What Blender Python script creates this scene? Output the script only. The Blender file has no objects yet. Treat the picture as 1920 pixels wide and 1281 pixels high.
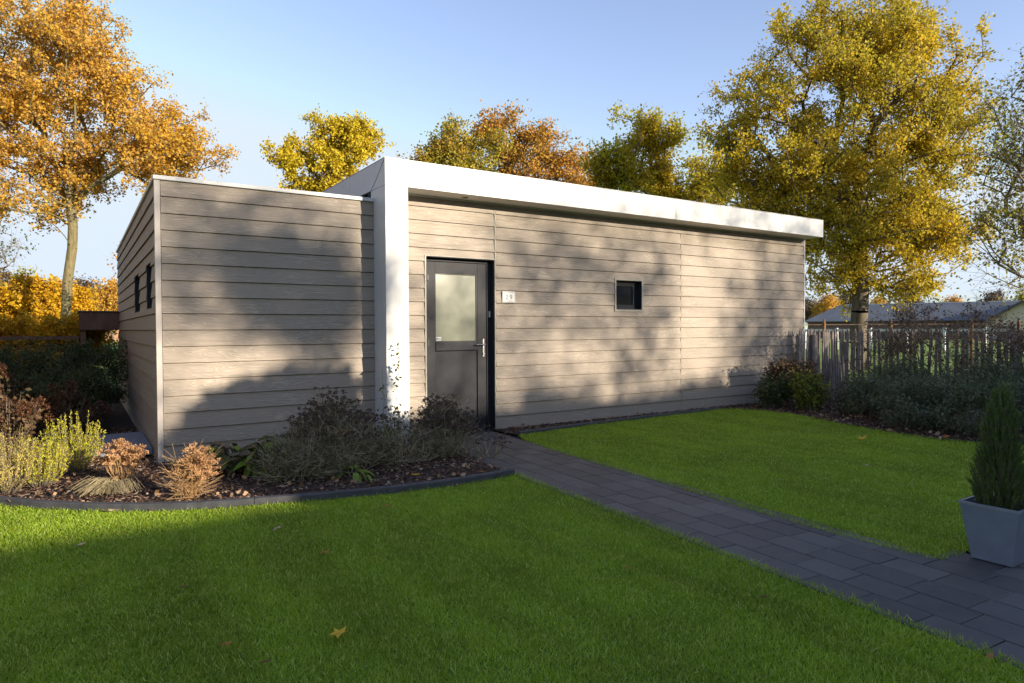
import bpy, bmesh, math, random
import numpy as np
from mathutils import Vector, Matrix
R = math.radians
random.seed(7)
rng = np.random.default_rng(7)
scene = bpy.context.scene
COL = scene.collection

# ------------------------------------------------------------------ camera, sky, sun
CAM = np.array([-4.4184, -7.1968, 1.2814])
YAW, PITCH, ROLL = 0.5772, -0.0201, -0.0047
fw = Vector((math.sin(YAW) * math.cos(PITCH), math.cos(YAW) * math.cos(PITCH), math.sin(PITCH)))
rt = Vector((math.cos(YAW), -math.sin(YAW), 0))
up = rt.cross(fw)
r2 = rt * math.cos(ROLL) + up * math.sin(ROLL)
u2 = -rt * math.sin(ROLL) + up * math.cos(ROLL)
cam_data = bpy.data.cameras.new('camera')
cam_data.sensor_width = 36
cam_data.lens = 1250.0 / 1920 * 36
cam_data.clip_start = 0.05
cam_data.clip_end = 2000
cam = bpy.data.objects.new('camera', cam_data)
COL.objects.link(cam)
M4 = Matrix.Identity(4)
for i in range(3):
    M4[i][0] = r2[i]; M4[i][1] = u2[i]; M4[i][2] = -fw[i]; M4[i][3] = CAM[i]
cam.matrix_world = M4
scene.camera = cam

SUN_EL = R(13.0)
SUN_AZ = math.atan2(0.406, -0.914)          # clockwise from +Y
SUNV = Vector((math.sin(SUN_AZ) * math.cos(SUN_EL), math.cos(SUN_AZ) * math.cos(SUN_EL), math.sin(SUN_EL)))
world = bpy.data.worlds.new('World')
scene.world = world
world.use_nodes = True
wn = world.node_tree.nodes; wl = world.node_tree.links
wn.clear()
sky = wn.new('ShaderNodeTexSky')
sky.sky_type = 'NISHITA'
sky.sun_disc = False
sky.sun_elevation = SUN_EL
sky.sun_rotation = SUN_AZ
sky.air_density = 1.0
sky.dust_density = 0.4
sky.ozone_density = 3.0
bg = wn.new('ShaderNodeBackground')
bg.inputs['Strength'].default_value = 0.15
wo = wn.new('ShaderNodeOutputWorld')
wb = wn.new('ShaderNodeMix'); wb.data_type = 'RGBA'; wb.blend_type = 'MULTIPLY'; wb.inputs[0].default_value = 1.0
wb.inputs[7].default_value = (1.06, 0.77, 0.70, 1)      # the camera's warm white balance, the same over the whole sky
wl.new(sky.outputs[0], wb.inputs[6]); cl = wn.new('ShaderNodeMix'); cl.data_type = 'RGBA'; cl.blend_type = 'DARKEN'; cl.inputs[0].default_value = 1.0
cl.inputs[7].default_value = (1.62, 1.86, 2.15, 1)       # the hazy horizon pales to blue white and no further
wl.new(wb.outputs[2], cl.inputs[6]); wl.new(cl.outputs[2], bg.inputs['Color']); wl.new(bg.outputs[0], wo.inputs['Surface'])
sd = bpy.data.lights.new('sun', 'SUN')
sd.energy = 3.2
sd.angle = R(0.55)
sd.color = (1.0, 0.87, 0.67)
sun = bpy.data.objects.new('sun', sd)
COL.objects.link(sun)
sun.rotation_euler = SUNV.to_track_quat('Z', 'Y').to_euler()
scene.view_settings.view_transform = 'Standard'
scene.view_settings.look = 'None'
scene.view_settings.gamma = 1
scene.view_settings.use_curve_mapping = False
scene.view_settings.exposure = 1.66
scene.cycles.use_denoising = True
scene.cycles.max_bounces = 8
scene.cycles.transparent_max_bounces = 8

# ------------------------------------------------------------------ materials
class NT:
    def __init__(s, name):
        s.m = bpy.data.materials.new(name); s.m.use_nodes = True
        s.n = s.m.node_tree.nodes; s.l = s.m.node_tree.links
        s.b = s.n['Principled BSDF']; s.out = s.n['Material Output']
    def node(s, t, **k):
        n = s.n.new(t)
        for a, v in k.items():
            if a.startswith('_'): setattr(n, a[1:], v)
            else: n.inputs[a.replace('__', ' ')].default_value = v
        return n
    def coord(s, which='Object', scale=(1, 1, 1), rnd=False):
        tc = s.n.new('ShaderNodeTexCoord'); mp = s.n.new('ShaderNodeMapping')
        mp.inputs['Scale'].default_value = scale
        s.l.new(tc.outputs[which], mp.inputs['Vector'])
        if rnd:
            oi = s.n.new('ShaderNodeObjectInfo'); mu = s.node('ShaderNodeMath', _operation='MULTIPLY'); mu.inputs[1].default_value = 97.0
            s.l.new(oi.outputs['Random'], mu.inputs[0])
            cb = s.n.new('ShaderNodeCombineXYZ')
            for i in range(3): s.l.new(mu.outputs[0], cb.inputs[i])
            s.l.new(cb.outputs[0], mp.inputs['Location'])
        return mp.outputs[0]
    def noise(s, vec, scale, detail=4, rough=0.55, dist=0.0):
        n = s.n.new('ShaderNodeTexNoise')
        n.inputs['Scale'].default_value = scale; n.inputs['Detail'].default_value = detail
        n.inputs['Roughness'].default_value = rough; n.inputs['Distortion'].default_value = dist
        s.l.new(vec, n.inputs['Vector']); return n.outputs['Fac']
    def ramp(s, fac, stops, interp='LINEAR'):
        r = s.n.new('ShaderNodeValToRGB'); r.color_ramp.interpolation = interp
        e = r.color_ramp.elements
        while len(e) > 1: e.remove(e[-1])
        e[0].position = stops[0][0]; e[0].color = (*stops[0][1], 1)
        for p, c in stops[1:]:
            x = e.new(p); x.color = (*c, 1)
        s.l.new(fac, r.inputs['Fac']); return r.outputs['Color']
    def mix(s, fac, a, b, mode='MIX'):
        m = s.n.new('ShaderNodeMix'); m.data_type = 'RGBA'; m.blend_type = mode
        for sock, v in ((m.inputs[0], fac), (m.inputs[6], a), (m.inputs[7], b)):
            if hasattr(v, 'is_output'): s.l.new(v, sock)
            elif isinstance(v, (int, float)): sock.default_value = v
            else: sock.default_value = (*v, 1)
        return m.outputs[2]
    def math(s, op, a, b=0.0):
        m = s.n.new('ShaderNodeMath'); m.operation = op
        for i, v in enumerate((a, b)):
            if hasattr(v, 'is_output'): s.l.new(v, m.inputs[i])
            else: m.inputs[i].default_value = v
        return m.outputs[0]
    def bump(s, h, strength=0.3, dist=0.01):
        b = s.n.new('ShaderNodeBump'); b.inputs['Strength'].default_value = strength; b.inputs['Distance'].default_value = dist
        s.l.new(h, b.inputs['Height']); s.l.new(b.outputs[0], s.b.inputs['Normal']); return b.outputs[0]
    def base(s, c, rough=0.6, metal=0.0):
        if hasattr(c, 'is_output'): s.l.new(c, s.b.inputs['Base Color'])
        else: s.b.inputs['Base Color'].default_value = (*c, 1)
        s.b.inputs['Roughness'].default_value = rough; s.b.inputs['Metallic'].default_value = metal

def simple(name, c, rough=0.6, metal=0.0, var=0.12, scale=8, bump=0.0, bscale=60):
    t = NT(name); v = t.coord()
    n = t.noise(v, scale, 5)
    dark = tuple(x * (1 - var) for x in c); lite = tuple(min(1, x * (1 + var)) for x in c)
    t.base(t.ramp(n, [(0.3, dark), (0.7, lite)]), rough, metal)
    if bump: t.bump(t.noise(v, bscale, 4), bump, 0.004)
    return t.m

def mat_board():
    t = NT('fibre_cement_board')
    v = t.coord('Object', (1.1, 1.1, 9.0), rnd=True)
    g = t.noise(v, 1.6, 2, 0.45, 0.25)
    s1 = t.math('SINE', t.math('MULTIPLY', g, 75.0))
    v2 = t.coord('Object', (2.5, 2.5, 110.0), rnd=True)
    g2 = t.noise(v2, 2.0, 3)
    s1n = t.math('ADD', t.math('MULTIPLY', s1, 0.5), 0.5)
    patch = t.noise(t.coord('Object', (1.2, 1.2, 3.0), rnd=True), 1.5, 2)
    pm = t.ramp(patch, [(0.42, (0, 0, 0)), (0.62, (1, 1, 1))])
    h = t.math('MULTIPLY', t.math('POWER', s1n, 3.0), t.math('MULTIPLY_ADD', pm, 0.8))
    m = t.n[-1] if False else None
    hh = t.math('ADD', h, t.math('MULTIPLY', g2, 0.7))
    oi = t.n.new('ShaderNodeObjectInfo')
    c0 = t.ramp(oi.outputs['Random'], [(0.0, (0.270, 0.222, 0.183)), (1.0, (0.308, 0.254, 0.208))])
    soft = t.noise(t.coord('Object', (0.6, 0.6, 2.0), rnd=True), 1.3, 3)
    c1 = t.mix(t.ramp(soft, [(0.35, (0, 0, 0)), (0.7, (0.35, 0.35, 0.35))]), c0, (0.315, 0.265, 0.218))
    c2 = t.mix(t.math('MULTIPLY', h, 0.30), c1, (0.43, 0.39, 0.335))  # paler grain ridges: light caught by the embossing, put into the colour
    t.base(c2, 0.55)
    t.b.inputs['Specular IOR Level'].default_value = 0.35
    t.bump(hh, 0.55, 0.004)
    return t.m

def mat_leaf(name, cols, trans=0.35, patch=None, pscale=0.35, rough=0.55):
    """cols: leaf colours spread at random over the leaves; patch: a second palette mixed in by position on the plant"""
    t = NT(name)
    ge = t.n.new('ShaderNodeNewGeometry')
    k = len(cols)
    c = t.ramp(ge.outputs['Random Per Island'], [(i / max(1, k - 1), cc) for i, cc in enumerate(cols)])
    if patch:
        n = t.noise(t.coord('Object'), pscale, 2)
        k2 = len(patch)
        cp = t.ramp(ge.outputs['Random Per Island'], [(i / max(1, k2 - 1), cc) for i, cc in enumerate(patch)])
        c = t.mix(t.ramp(n, [(0.42, (0, 0, 0)), (0.58, (1, 1, 1))]), c, cp)
    t.base(c, rough)
    t.b.inputs['Specular IOR Level'].default_value = 0.25
    tr = t.n.new('ShaderNodeBsdfTranslucent'); t.l.new(c, tr.inputs['Color'])
    mx = t.n.new('ShaderNodeMixShader'); mx.inputs[0].default_value = trans
    t.l.new(t.b.outputs[0], mx.inputs[1]); t.l.new(tr.outputs[0], mx.inputs[2]); t.l.new(mx.outputs[0], t.out.inputs['Surface'])
    return t.m

def mat_bark(name, a, b, sc=14):
    t = NT(name); v = t.coord('Object', (1, 1, 0.25))
    n = t.noise(v, sc, 6, 0.65)
    t.base(t.ramp(n, [(0.35, a), (0.65, b)]), 0.85); t.bump(n, 0.6, 0.02)
    return t.m

def mat_grass(name, a, b, c, tip):
    t = NT(name); v = t.coord('Object')
    n1 = t.noise(v, 1.1, 3, 0.6); n2 = t.noise(v, 7.0, 3, 0.6)
    ge = t.n.new('ShaderNodeNewGeometry')
    col = t.ramp(n1, [(0.38, a), (0.62, b)])
    n3 = t.noise(t.coord('Object', (2.2, 0.5, 1)), 1.3, 3, 0.6)
    col = t.mix(t.ramp(n3, [(0.45, (0, 0, 0)), (0.62, (0.45, 0.45, 0.45))]), col, tuple(q * 0.55 for q in a))
    col = t.mix(t.ramp(n2, [(0.5, (0, 0, 0)), (0.75, (0.6, 0.6, 0.6))]), col, c)
    col = t.mix(t.ramp(ge.outputs['Random Per Island'], [(0.0, (0, 0, 0)), (0.72, (0.12, 0.12, 0.12)), (1.0, (0.85, 0.85, 0.85))]), col, tip)
    t.base(col, 0.5); t.b.inputs['Specular IOR Level'].default_value = 0.3
    tr = t.n.new('ShaderNodeBsdfTranslucent'); t.l.new(col, tr.inputs['Color'])
    mx = t.n.new('ShaderNodeMixShader'); mx.inputs[0].default_value = 0.35
    t.l.new(t.b.outputs[0], mx.inputs[1]); t.l.new(tr.outputs[0], mx.inputs[2]); t.l.new(mx.outputs[0], t.out.inputs['Surface'])
    return t.m

def mat_paver():
    t = NT('dark_concrete_paver')
    oi = t.n.new('ShaderNodeObjectInfo')
    c = t.ramp(oi.outputs['Random'], [(0, (0.040, 0.038, 0.043)), (0.5, (0.060, 0.056, 0.060)), (1, (0.090, 0.085, 0.086))])
    v = t.coord('Object', (1, 1, 1), rnd=True)
    n = t.noise(v, 9, 6, 0.7)
    c = t.mix(t.ramp(n, [(0.35, (0, 0, 0)), (0.8, (0.5, 0.5, 0.5))]), c, (0.105, 0.10, 0.10))
    c = t.mix(t.ramp(t.noise(v, 3, 2), [(0.55, (0, 0, 0)), (0.7, (0.45, 0.45, 0.45))]), c, (0.05, 0.047, 0.053))
    gl = t.noise(t.coord('Object', rnd=True), 42, 2)
    c = t.mix(t.ramp(gl, [(0.70, (0, 0, 0)), (0.74, (0.5, 0.5, 0.5))]), c, (0.20, 0.20, 0.18))
    t.base(c, 0.62)
    t.bump(t.noise(v, 120, 4, 0.7), 0.3, 0.002)
    return t.m

MT = {}
MT['board'] = mat_board()
def white_metal():
    t = NT('white_coated_aluminium')
    a = t.ramp(t.noise(t.coord('Object'), 1.6, 4), [(0.3, (0.53, 0.53, 0.54)), (0.7, (0.58, 0.58, 0.585))])
    st = t.noise(t.coord('Object', (9, 9, 0.7)), 2.0, 4, 0.6)
    c = t.mix(t.ramp(st, [(0.56, (0, 0, 0)), (0.74, (0.55, 0.55, 0.55))]), a, (0.43, 0.42, 0.40))
    t.base(c, 0.4); t.bump(t.noise(t.coord('Object'), 2.5, 2), 0.05, 0.01)
    return t.m
MT['white'] = white_metal()
MT['white_old'] = simple('white_paint', (0.55, 0.55, 0.56), 0.38, var=0.025, scale=2.5, bump=0.03, bscale=4)
MT['soffit'] = simple('soffit_panel', (0.62, 0.60, 0.56), 0.6, var=0.04, scale=4)
MT['trimb'] = simple('board_coloured_profile', (0.30, 0.275, 0.235), 0.5, var=0.03)
MT['anth'] = simple('anthracite_frame', (0.018, 0.019, 0.027), 0.55, var=0.08, scale=12, bump=0.04, bscale=150)
MT['anth_dark'] = simple('anthracite_seal', (0.012, 0.012, 0.014), 0.5, var=0.1)
MT['dark'] = simple('dark_membrane', (0.02, 0.02, 0.022), 0.9)
MT['roof'] = simple('roof_membrane', (0.09, 0.09, 0.09), 0.9, bump=0.2)
MT['trim'] = simple('corner_profile_paint', (0.42, 0.375, 0.35), 0.45, var=0.03)
MT['anth'].node_tree.nodes['Principled BSDF'].inputs['Specular IOR Level'].default_value = 0.3
MT['alu'] = simple('bare_aluminium', (0.55, 0.56, 0.58), 0.35, 0.7, var=0.06)
MT['steel'] = simple('brushed_steel', (0.28, 0.28, 0.29), 0.35, 1.0, var=0.06)
MT['kerb'] = simple('dark_kerb_concrete', (0.055, 0.056, 0.062), 0.8, var=0.25, scale=14, bump=0.3, bscale=90)
MT['paver'] = mat_paver()
MT['sand'] = simple('joint_sand', (0.014, 0.012, 0.012), 0.95, bump=0.3)
MT['soil'] = simple('dark_bark_soil', (0.035, 0.022, 0.016), 0.95, var=0.5, scale=30, bump=0.8, bscale=60)
MT['galv'] = simple('zinc_planter', (0.20, 0.235, 0.29), 0.42, 0.25, var=0.10, scale=9, bump=0.05, bscale=40)
MT['potsoil'] = MT['soil']
MT['paling'] = mat_bark('weathered_chestnut', (0.17, 0.135, 0.118), (0.33, 0.275, 0.25), 18)
MT['timber'] = mat_bark('brown_timber', (0.10, 0.06, 0.045), (0.19, 0.12, 0.09), 10)
MT['postwood'] = mat_bark('field_post_wood', (0.16, 0.08, 0.035), (0.26, 0.14, 0.06), 10)
MT['bark_o'] = mat_bark('mossy_oak_bark', (0.09, 0.075, 0.035), (0.20, 0.165, 0.08))
MT['bark_d'] = mat_bark('dark_oak_bark', (0.06, 0.05, 0.035), (0.15, 0.12, 0.085))
MT['twig'] = mat_bark('grey_brown_twig', (0.12, 0.095, 0.075), (0.22, 0.18, 0.14), 30)
MT['grass'] = mat_grass('lawn_grass', (0.205, 0.330, 0.010), (0.29, 0.44, 0.018), (0.39, 0.45, 0.045), (0.64, 0.72, 0.18))
tt = NT('lawn_thatch'); vv = tt.coord('Object')
tt.base(tt.mix(tt.ramp(tt.noise(vv, 30, 5, 0.7), [(0.35, (0, 0, 0)), (0.7, (1, 1, 1))]), (0.07, 0.12, 0.008), (0.14, 0.22, 0.015)), 0.9)
tt.bump(tt.noise(vv, 90, 4, 0.7), 0.8, 0.01); MT['thatch'] = tt.m
tt = NT('meadow_grass'); vv = tt.coord('Object')
tt.base(tt.mix(tt.ramp(tt.noise(vv, 0.4, 6, 0.7), [(0.3, (0, 0, 0)), (0.7, (1, 1, 1))]), (0.10, 0.19, 0.015), (0.20, 0.28, 0.03)), 0.9)
tt.bump(tt.noise(vv, 20, 6, 0.8), 0.7, 0.05); MT['meadow'] = tt.m

def mat_glass_frost():
    t = NT('frosted_glass')
    t.base((0.19, 0.20, 0.15), 0.2)
    t.b.inputs['Specular IOR Level'].default_value = 0.8
    return t.m
MT['frost'] = mat_glass_frost()
t = NT('dark_glass'); t.base((0.02, 0.023, 0.026), 0.04); t.b.inputs['Specular IOR Level'].default_value = 0.9; MT['glass'] = t.m

# ------------------------------------------------------------------ mesh helpers
def link_obj(name, me, m=None, parent=None, loc=None):
    o = bpy.data.objects.new(name, me); COL.objects.link(o)
    if m is not None and me is not None and len(me.materials) == 0: me.materials.append(m)
    if parent is not None: o.parent = parent
    if loc is not None: o.location = loc
    return o

def np_mesh(name, V, F, mats=None, smooth=False, midx=None):
    """V (N,3), F (M,k) one polygon size"""
    me = bpy.data.meshes.new(name)
    V = np.asarray(V, np.float32); F = np.asarray(F, np.int32)
    k = F.shape[1]
    me.vertices.add(len(V)); me.vertices.foreach_set('co', V.ravel())
    me.loops.add(F.size); me.loops.foreach_set('vertex_index', F.ravel())
    me.polygons.add(len(F))
    me.polygons.foreach_set('loop_start', np.arange(0, F.size, k, dtype=np.int32))
    me.polygons.foreach_set('loop_total', np.full(len(F), k, np.int32))
    if smooth: me.polygons.foreach_set('use_smooth', np.ones(len(F), bool))
    if midx is not None: me.polygons.foreach_set('material_index', np.asarray(midx, np.int32))
    me.update(calc_edges=True)
    for m in (mats or []): me.materials.append(m)
    return me

class MB:
    def __init__(s): s.v = []; s.f = []
    def poly(s, pts, faces):
        o = len(s.v); s.v += [tuple(p) for p in pts]; s.f += [tuple(i + o for i in f) for f in faces]
        return s
    def box(s, x0, x1, y0, y1, z0, z1):
        P = [(x0, y0, z0), (x1, y0, z0), (x1, y1, z0), (x0, y1, z0), (x0, y0, z1), (x1, y0, z1), (x1, y1, z1), (x0, y1, z1)]
        return s.poly(P, [(0, 3, 2, 1), (4, 5, 6, 7), (0, 1, 5, 4), (1, 2, 6, 5), (2, 3, 7, 6), (3, 0, 4, 7)])
    def prism(s, poly2, z0, z1):
        n = len(poly2)
        P = [(x, y, z0) for x, y in poly2] + [(x, y, z1) for x, y in poly2]
        F = [tuple(range(n))[::-1], tuple(range(n, 2 * n))] + [(i, (i + 1) % n, n + (i + 1) % n, n + i) for i in range(n)]
        return s.poly(P, F)
    def tube(s, p0, p1, r0, r1, n=8):
        p0 = Vector(p0); p1 = Vector(p1); d = (p1 - p0).normalized()
        a = d.orthogonal().normalized(); b = d.cross(a)
        P = []
        for p, r in ((p0, r0), (p1, r1)):
            for i in range(n):
                t = 2 * math.pi * i / n; P.append(p + a * (r * math.cos(t)) + b * (r * math.sin(t)))
        F = [(i, (i + 1) % n, n + (i + 1) % n, n + i) for i in range(n)] + [tuple(range(n))[::-1], tuple(range(n, 2 * n))]
        return s.poly(P, F)
    def mesh(s, name, m=None, bevel=0.0, seg=1):
        me = bpy.data.meshes.new(name); me.from_pydata(s.v, [], s.f)
        if bevel:
            bm = bmesh.new(); bm.from_mesh(me)
            bmesh.ops.bevel(bm, geom=list(bm.edges), offset=bevel, segments=seg, profile=0.6, affect='EDGES')
            bm.to_mesh(me); bm.free()
        me.update()
        if m: me.materials.append(m)
        return me
    def obj(s, name, m, parent=None, bevel=0.0, loc=None, seg=1):
        return link_obj(name, s.mesh(name, m, bevel, seg), None, parent, loc)

def tag(o, label=None, cat=None, group=None, kind=None):
    if label: o['label'] = label
    if cat: o['category'] = cat
    if group: o['group'] = group
    if kind: o['kind'] = kind
    return o
def empty(name, loc, label=None, cat=None, group=None, rz=0):
    o = bpy.data.objects.new(name, None); COL.objects.link(o); o.location = loc; o.rotation_euler.z = rz
    o.empty_display_size = 0.2
    return tag(o, label, cat, group)

def poly_sheet(name, pts, z, m):
    bm = bmesh.new(); vs = [bm.verts.new((x, y, z)) for x, y in pts]
    f = bm.faces.new(vs); 
    if f.normal.z < 0: f.normal_flip()
    bmesh.ops.triangulate(bm, faces=bm.faces[:])
    me = bpy.data.meshes.new(name); bm.to_mesh(me); bm.free(); me.materials.append(m)
    for p in me.polygons:
        pass
    return tag(link_obj(name, me), kind='structure')

# vectorised tubes: edges from A to B with radii
def tubes(A, B, ra, rb, n=5):
    A = np.asarray(A, float); B = np.asarray(B, float)
    d = B - A; L = np.linalg.norm(d, axis=1, keepdims=True); L[L < 1e-6] = 1e-6; d = d / L
    ref = np.where(np.abs(d[:, 2:3]) < 0.9, np.array([[0, 0, 1.0]]), np.array([[1.0, 0, 0]]))
    a = np.cross(d, ref); a /= np.linalg.norm(a, axis=1, keepdims=True) + 1e-9
    b = np.cross(d, a)
    th = np.arange(n) * 2 * math.pi / n
    ring = a[:, None, :] * np.cos(th)[None, :, None] + b[:, None, :] * np.sin(th)[None, :, None]
    P0 = A[:, None, :] + ring * np.asarray(ra)[:, None, None]
    P1 = B[:, None, :] + ring * np.asarray(rb)[:, None, None]
    V = np.concatenate([P0, P1], axis=1).reshape(-1, 3)
    m = len(A); base = np.arange(m)[:, None, None] * (2 * n)
    i = np.arange(n); j = (i + 1) % n
    q = np.stack([i, i + n, j + n, j], axis=1)[None]
    F = (base + q).reshape(-1, 4)
    return V, F

def unit(n, r=rng):
    v = r.normal(size=(n, 3)); return v / (np.linalg.norm(v, axis=1, keepdims=True) + 1e-9)

def leaves(P, size, asp=0.7, r=rng, direc=None, spread=1.0, fold=0.15, var=0.35):
    """diamond leaves with a fold down the middle"""
    n = len(P)
    a = unit(n, r)
    if direc is not None:
        a = np.asarray(direc) + a * spread; a /= np.linalg.norm(a, axis=1, keepdims=True) + 1e-9
    b = np.cross(a, unit(n, r)); b /= np.linalg.norm(b, axis=1, keepdims=True) + 1e-9
    c = np.cross(a, b)
    L = (size * (1 + var * r.uniform(-1, 1, n)))[:, None]
    w = L * asp * 0.5
    p0 = P; p2 = P + a * L + c * L * fold
    p1 = P + a * L * 0.5 + b * w + c * L * fold * 0.2; p3 = P + a * L * 0.5 - b * w + c * L * fold * 0.2
    V = np.stack([p0, p1, p2, p3], axis=1).reshape(-1, 3)
    F = np.arange(4 * n).reshape(-1, 4)
    return V, F

def cat(parts):
    V = []; F = []; o = 0
    for v, f in parts:
        V.append(v); F.append(f + o); o += len(v)
    return np.concatenate(V), np.concatenate(F)

# ------------------------------------------------------------------ the growth of trees and shrubs
def grow(targets, trunk, seg=0.5, r_tip=0.012, R_base=0.2, r=rng, up_pen=0.8, pl_w=0.25, jit=0.06, sag=0.05):
    nodes = [np.array(p, float) for p in trunk]; par = [-1] + list(range(len(trunk) - 1))
    pl = [0.0]
    for i in range(1, len(nodes)): pl.append(0.0 if i < len(nodes) - 1 else 0.0)
    start = max(1, len(trunk) // 2)
    allow = [1e3] * start + [0.0] * (len(trunk) - start)
    N = np.array(nodes); PL = np.array(pl); AL = np.array(allow)
    top = nodes[-1]
    order = np.argsort(np.linalg.norm(targets - top, axis=1) + r.uniform(0, 0.3, len(targets)))
    w = [0.0] * len(nodes); ends = []
    cap = len(nodes) + len(targets) * 40
    NN = np.zeros((cap, 3)); NN[:len(nodes)] = N; P_L = np.zeros(cap); P_L[:len(pl)] = PL; A_L = np.zeros(cap); A_L[:len(allow)] = AL
    cnt = len(nodes)
    for ti in order:
        t = targets[ti]
        nn = NN[:cnt]
        d = np.linalg.norm(nn - t, axis=1)
        cost = d + pl_w * P_L[:cnt] + up_pen * np.maximum(0, nn[:, 2] - t[2] + 0.2) + A_L[:cnt]
        k = int(np.argmin(cost)); dist = d[k]
        ns = max(1, min(30, int(dist / seg + 0.5)))
        p0 = nn[k].copy(); prev = k
        off = r.normal(size=3) * jit * dist
        for q in range(1, ns + 1):
            f = q / ns
            p = p0 + (t - p0) * f + off * math.sin(math.pi * f) + np.array([0, 0, -sag * dist * math.sin(math.pi * f)]) + (r.normal(size=3) * jit * seg * 0.6 if q < ns else 0)
            NN[cnt] = p; P_L[cnt] = P_L[prev] + dist / ns; par.append(prev); w.append(0.0); prev = cnt; cnt += 1
        w[prev] += 1.0; ends.append(prev)
    w = np.array(w)
    for i in range(cnt - 1, 0, -1): w[par[i]] += w[i]
    w = np.maximum(w, 1)
    p = math.log(R_base / r_tip) / math.log(max(2, w[0]))
    rad = r_tip * w ** p
    nodes = NN[:cnt]; par = np.array(par)
    idx = np.arange(1, cnt)
    A = nodes[par[idx]]; B = nodes[idx]
    rb = rad[idx]; ra = np.minimum(rad[par[idx]], rb * 1.25 + 0.001)
    return nodes, A, B, ra, rb, np.array(ends)

def tree(name, label, cat_, base, lobes, nclump, nleaf, lsize, leafmat, barkmat, trunk_h=3.0, R_base=0.2, group=None,
         twigs=5, twl=0.55, lean=(0, 0), shell=0.55, seed=1, asp=0.75, seg=0.5, spread=0.09, r_tip=0.012, flare=1.25, trunk_pts=None, sides=6, sag=0.05, crown_name='crown', up_pen=0.8, cluster=0.0):
    r = np.random.default_rng(seed)
    base = np.array(base, float)
    vol = np.array([l[3] ** 2.2 for l in lobes]); vol /= vol.sum()
    T = []
    ncl = max(8, nclump // 6) if cluster > 0 else nclump
    for i in r.choice(len(lobes), ncl, p=vol):
        cx, cy, cz, rad = lobes[i]
        u = unit(1, r)[0]; q = rad * (shell + (1 - shell) * r.uniform()) * (1 if r.uniform() < 0.8 else r.uniform())
        T.append(np.array([cx, cy, cz]) + u * q * np.array([1, 1, 0.92]))
    T = np.array(T)
    if cluster > 0:
        k = r.integers(0, len(T), nclump); T = T[k] + r.normal(size=(nclump, 3)) * cluster * np.array([1, 1, 0.6])
    if trunk_pts is None:
        k = max(4, int(trunk_h / 0.5))
        trunk_pts = [base + np.array([lean[0] * f, lean[1] * f, trunk_h * f]) + (r.normal(size=3) * 0.03 * R_base * 5 if 0 < f < 1 else 0) for f in np.linspace(0, 1, k)]
    nodes, A, B, ra, rb, ends = grow(T, trunk_pts, seg=seg, r_tip=r_tip, R_base=R_base, r=r, sag=sag, up_pen=up_pen)
    # root flare
    ra = ra.copy(); ra[0] = max(ra[0], rb[0]) * flare
    E = nodes[ends]
    # twiglets
    nt = len(E) * twigs
    src = np.repeat(E, twigs, axis=0)
    d = unit(nt, r) + np.array([0, 0, 0.35]); d /= np.linalg.norm(d, axis=1, keepdims=True)
    L = twl * r.uniform(0.5, 1.2, nt)[:, None]
    tip = src + d * L
    Vt, Ft = tubes(np.concatenate([A, src]), np.concatenate([B, tip]), np.concatenate([ra, np.full(nt, r_tip * 0.55)]), np.concatenate([rb, np.full(nt, r_tip * 0.25)]), sides)
    Vt -= base
    ti = r.integers(0, nt, nleaf)
    f = r.uniform(0.15, 1.05, nleaf)[:, None]
    P = src[ti] + (tip[ti] - src[ti]) * f + r.normal(size=(nleaf, 3)) * spread
    Vl, Fl = leaves(P - base, lsize, asp, r, direc=np.array([[0, 0, -0.25]]), spread=1.0)
    root = empty(name, base, label, cat_, group)
    link_obj('trunk', np_mesh('trunk', Vt, Ft, [barkmat], smooth=True), parent=root)
    link_obj(crown_name, np_mesh(crown_name, Vl, Fl, [leafmat]), parent=root)
    return root

# leaf palettes
LM = {}
LM['orange'] = mat_leaf('orange_oak_leaves', [(0.46, 0.22, 0.02), (0.66, 0.38, 0.04), (0.72, 0.48, 0.06), (0.58, 0.29, 0.03), (0.78, 0.56, 0.10)], 0.5,
                        patch=[(0.50, 0.26, 0.04), (0.64, 0.36, 0.07), (0.62, 0.42, 0.08)], pscale=0.5)
LM['oak'] = mat_leaf('golden_oak_leaves', [(0.50, 0.38, 0.025), (0.68, 0.49, 0.035), (0.58, 0.44, 0.03), (0.74, 0.52, 0.05), (0.44, 0.39, 0.03)], 0.5,
                     patch=[(0.34, 0.31, 0.025), (0.46, 0.39, 0.03), (0.56, 0.41, 0.04), (0.28, 0.28, 0.03)], pscale=0.45)
LM['yellow'] = mat_leaf('yellow_leaves', [(0.50, 0.38, 0.02), (0.68, 0.52, 0.035), (0.42, 0.36, 0.02), (0.72, 0.52, 0.04)], 0.4)
LM['olive'] = mat_leaf('olive_yellow_leaves', [(0.28, 0.26, 0.03), (0.48, 0.40, 0.04), (0.18, 0.20, 0.03), (0.58, 0.40, 0.04)], 0.35, patch=[(0.38, 0.22, 0.03), (0.28, 0.24, 0.02)], pscale=0.5)
LM['rust'] = mat_leaf('rust_leaves', [(0.36, 0.15, 0.025), (0.54, 0.25, 0.035), (0.60, 0.34, 0.04), (0.42, 0.19, 0.04)], 0.35, patch=[(0.48, 0.28, 0.03), (0.36, 0.18, 0.03)], pscale=0.5)
LM['lime'] = mat_leaf('lime_yellow_leaves', [(0.34, 0.36, 0.03), (0.52, 0.48, 0.03), (0.64, 0.50, 0.04), (0.42, 0.42, 0.03)], 0.5, patch=[(0.50, 0.34, 0.02), (0.38, 0.30, 0.02)], pscale=0.45)
LM['birch'] = mat_leaf('pale_yellow_green_leaves', [(0.22, 0.24, 0.03), (0.40, 0.34, 0.04), (0.30, 0.30, 0.03)], 0.4)
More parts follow.
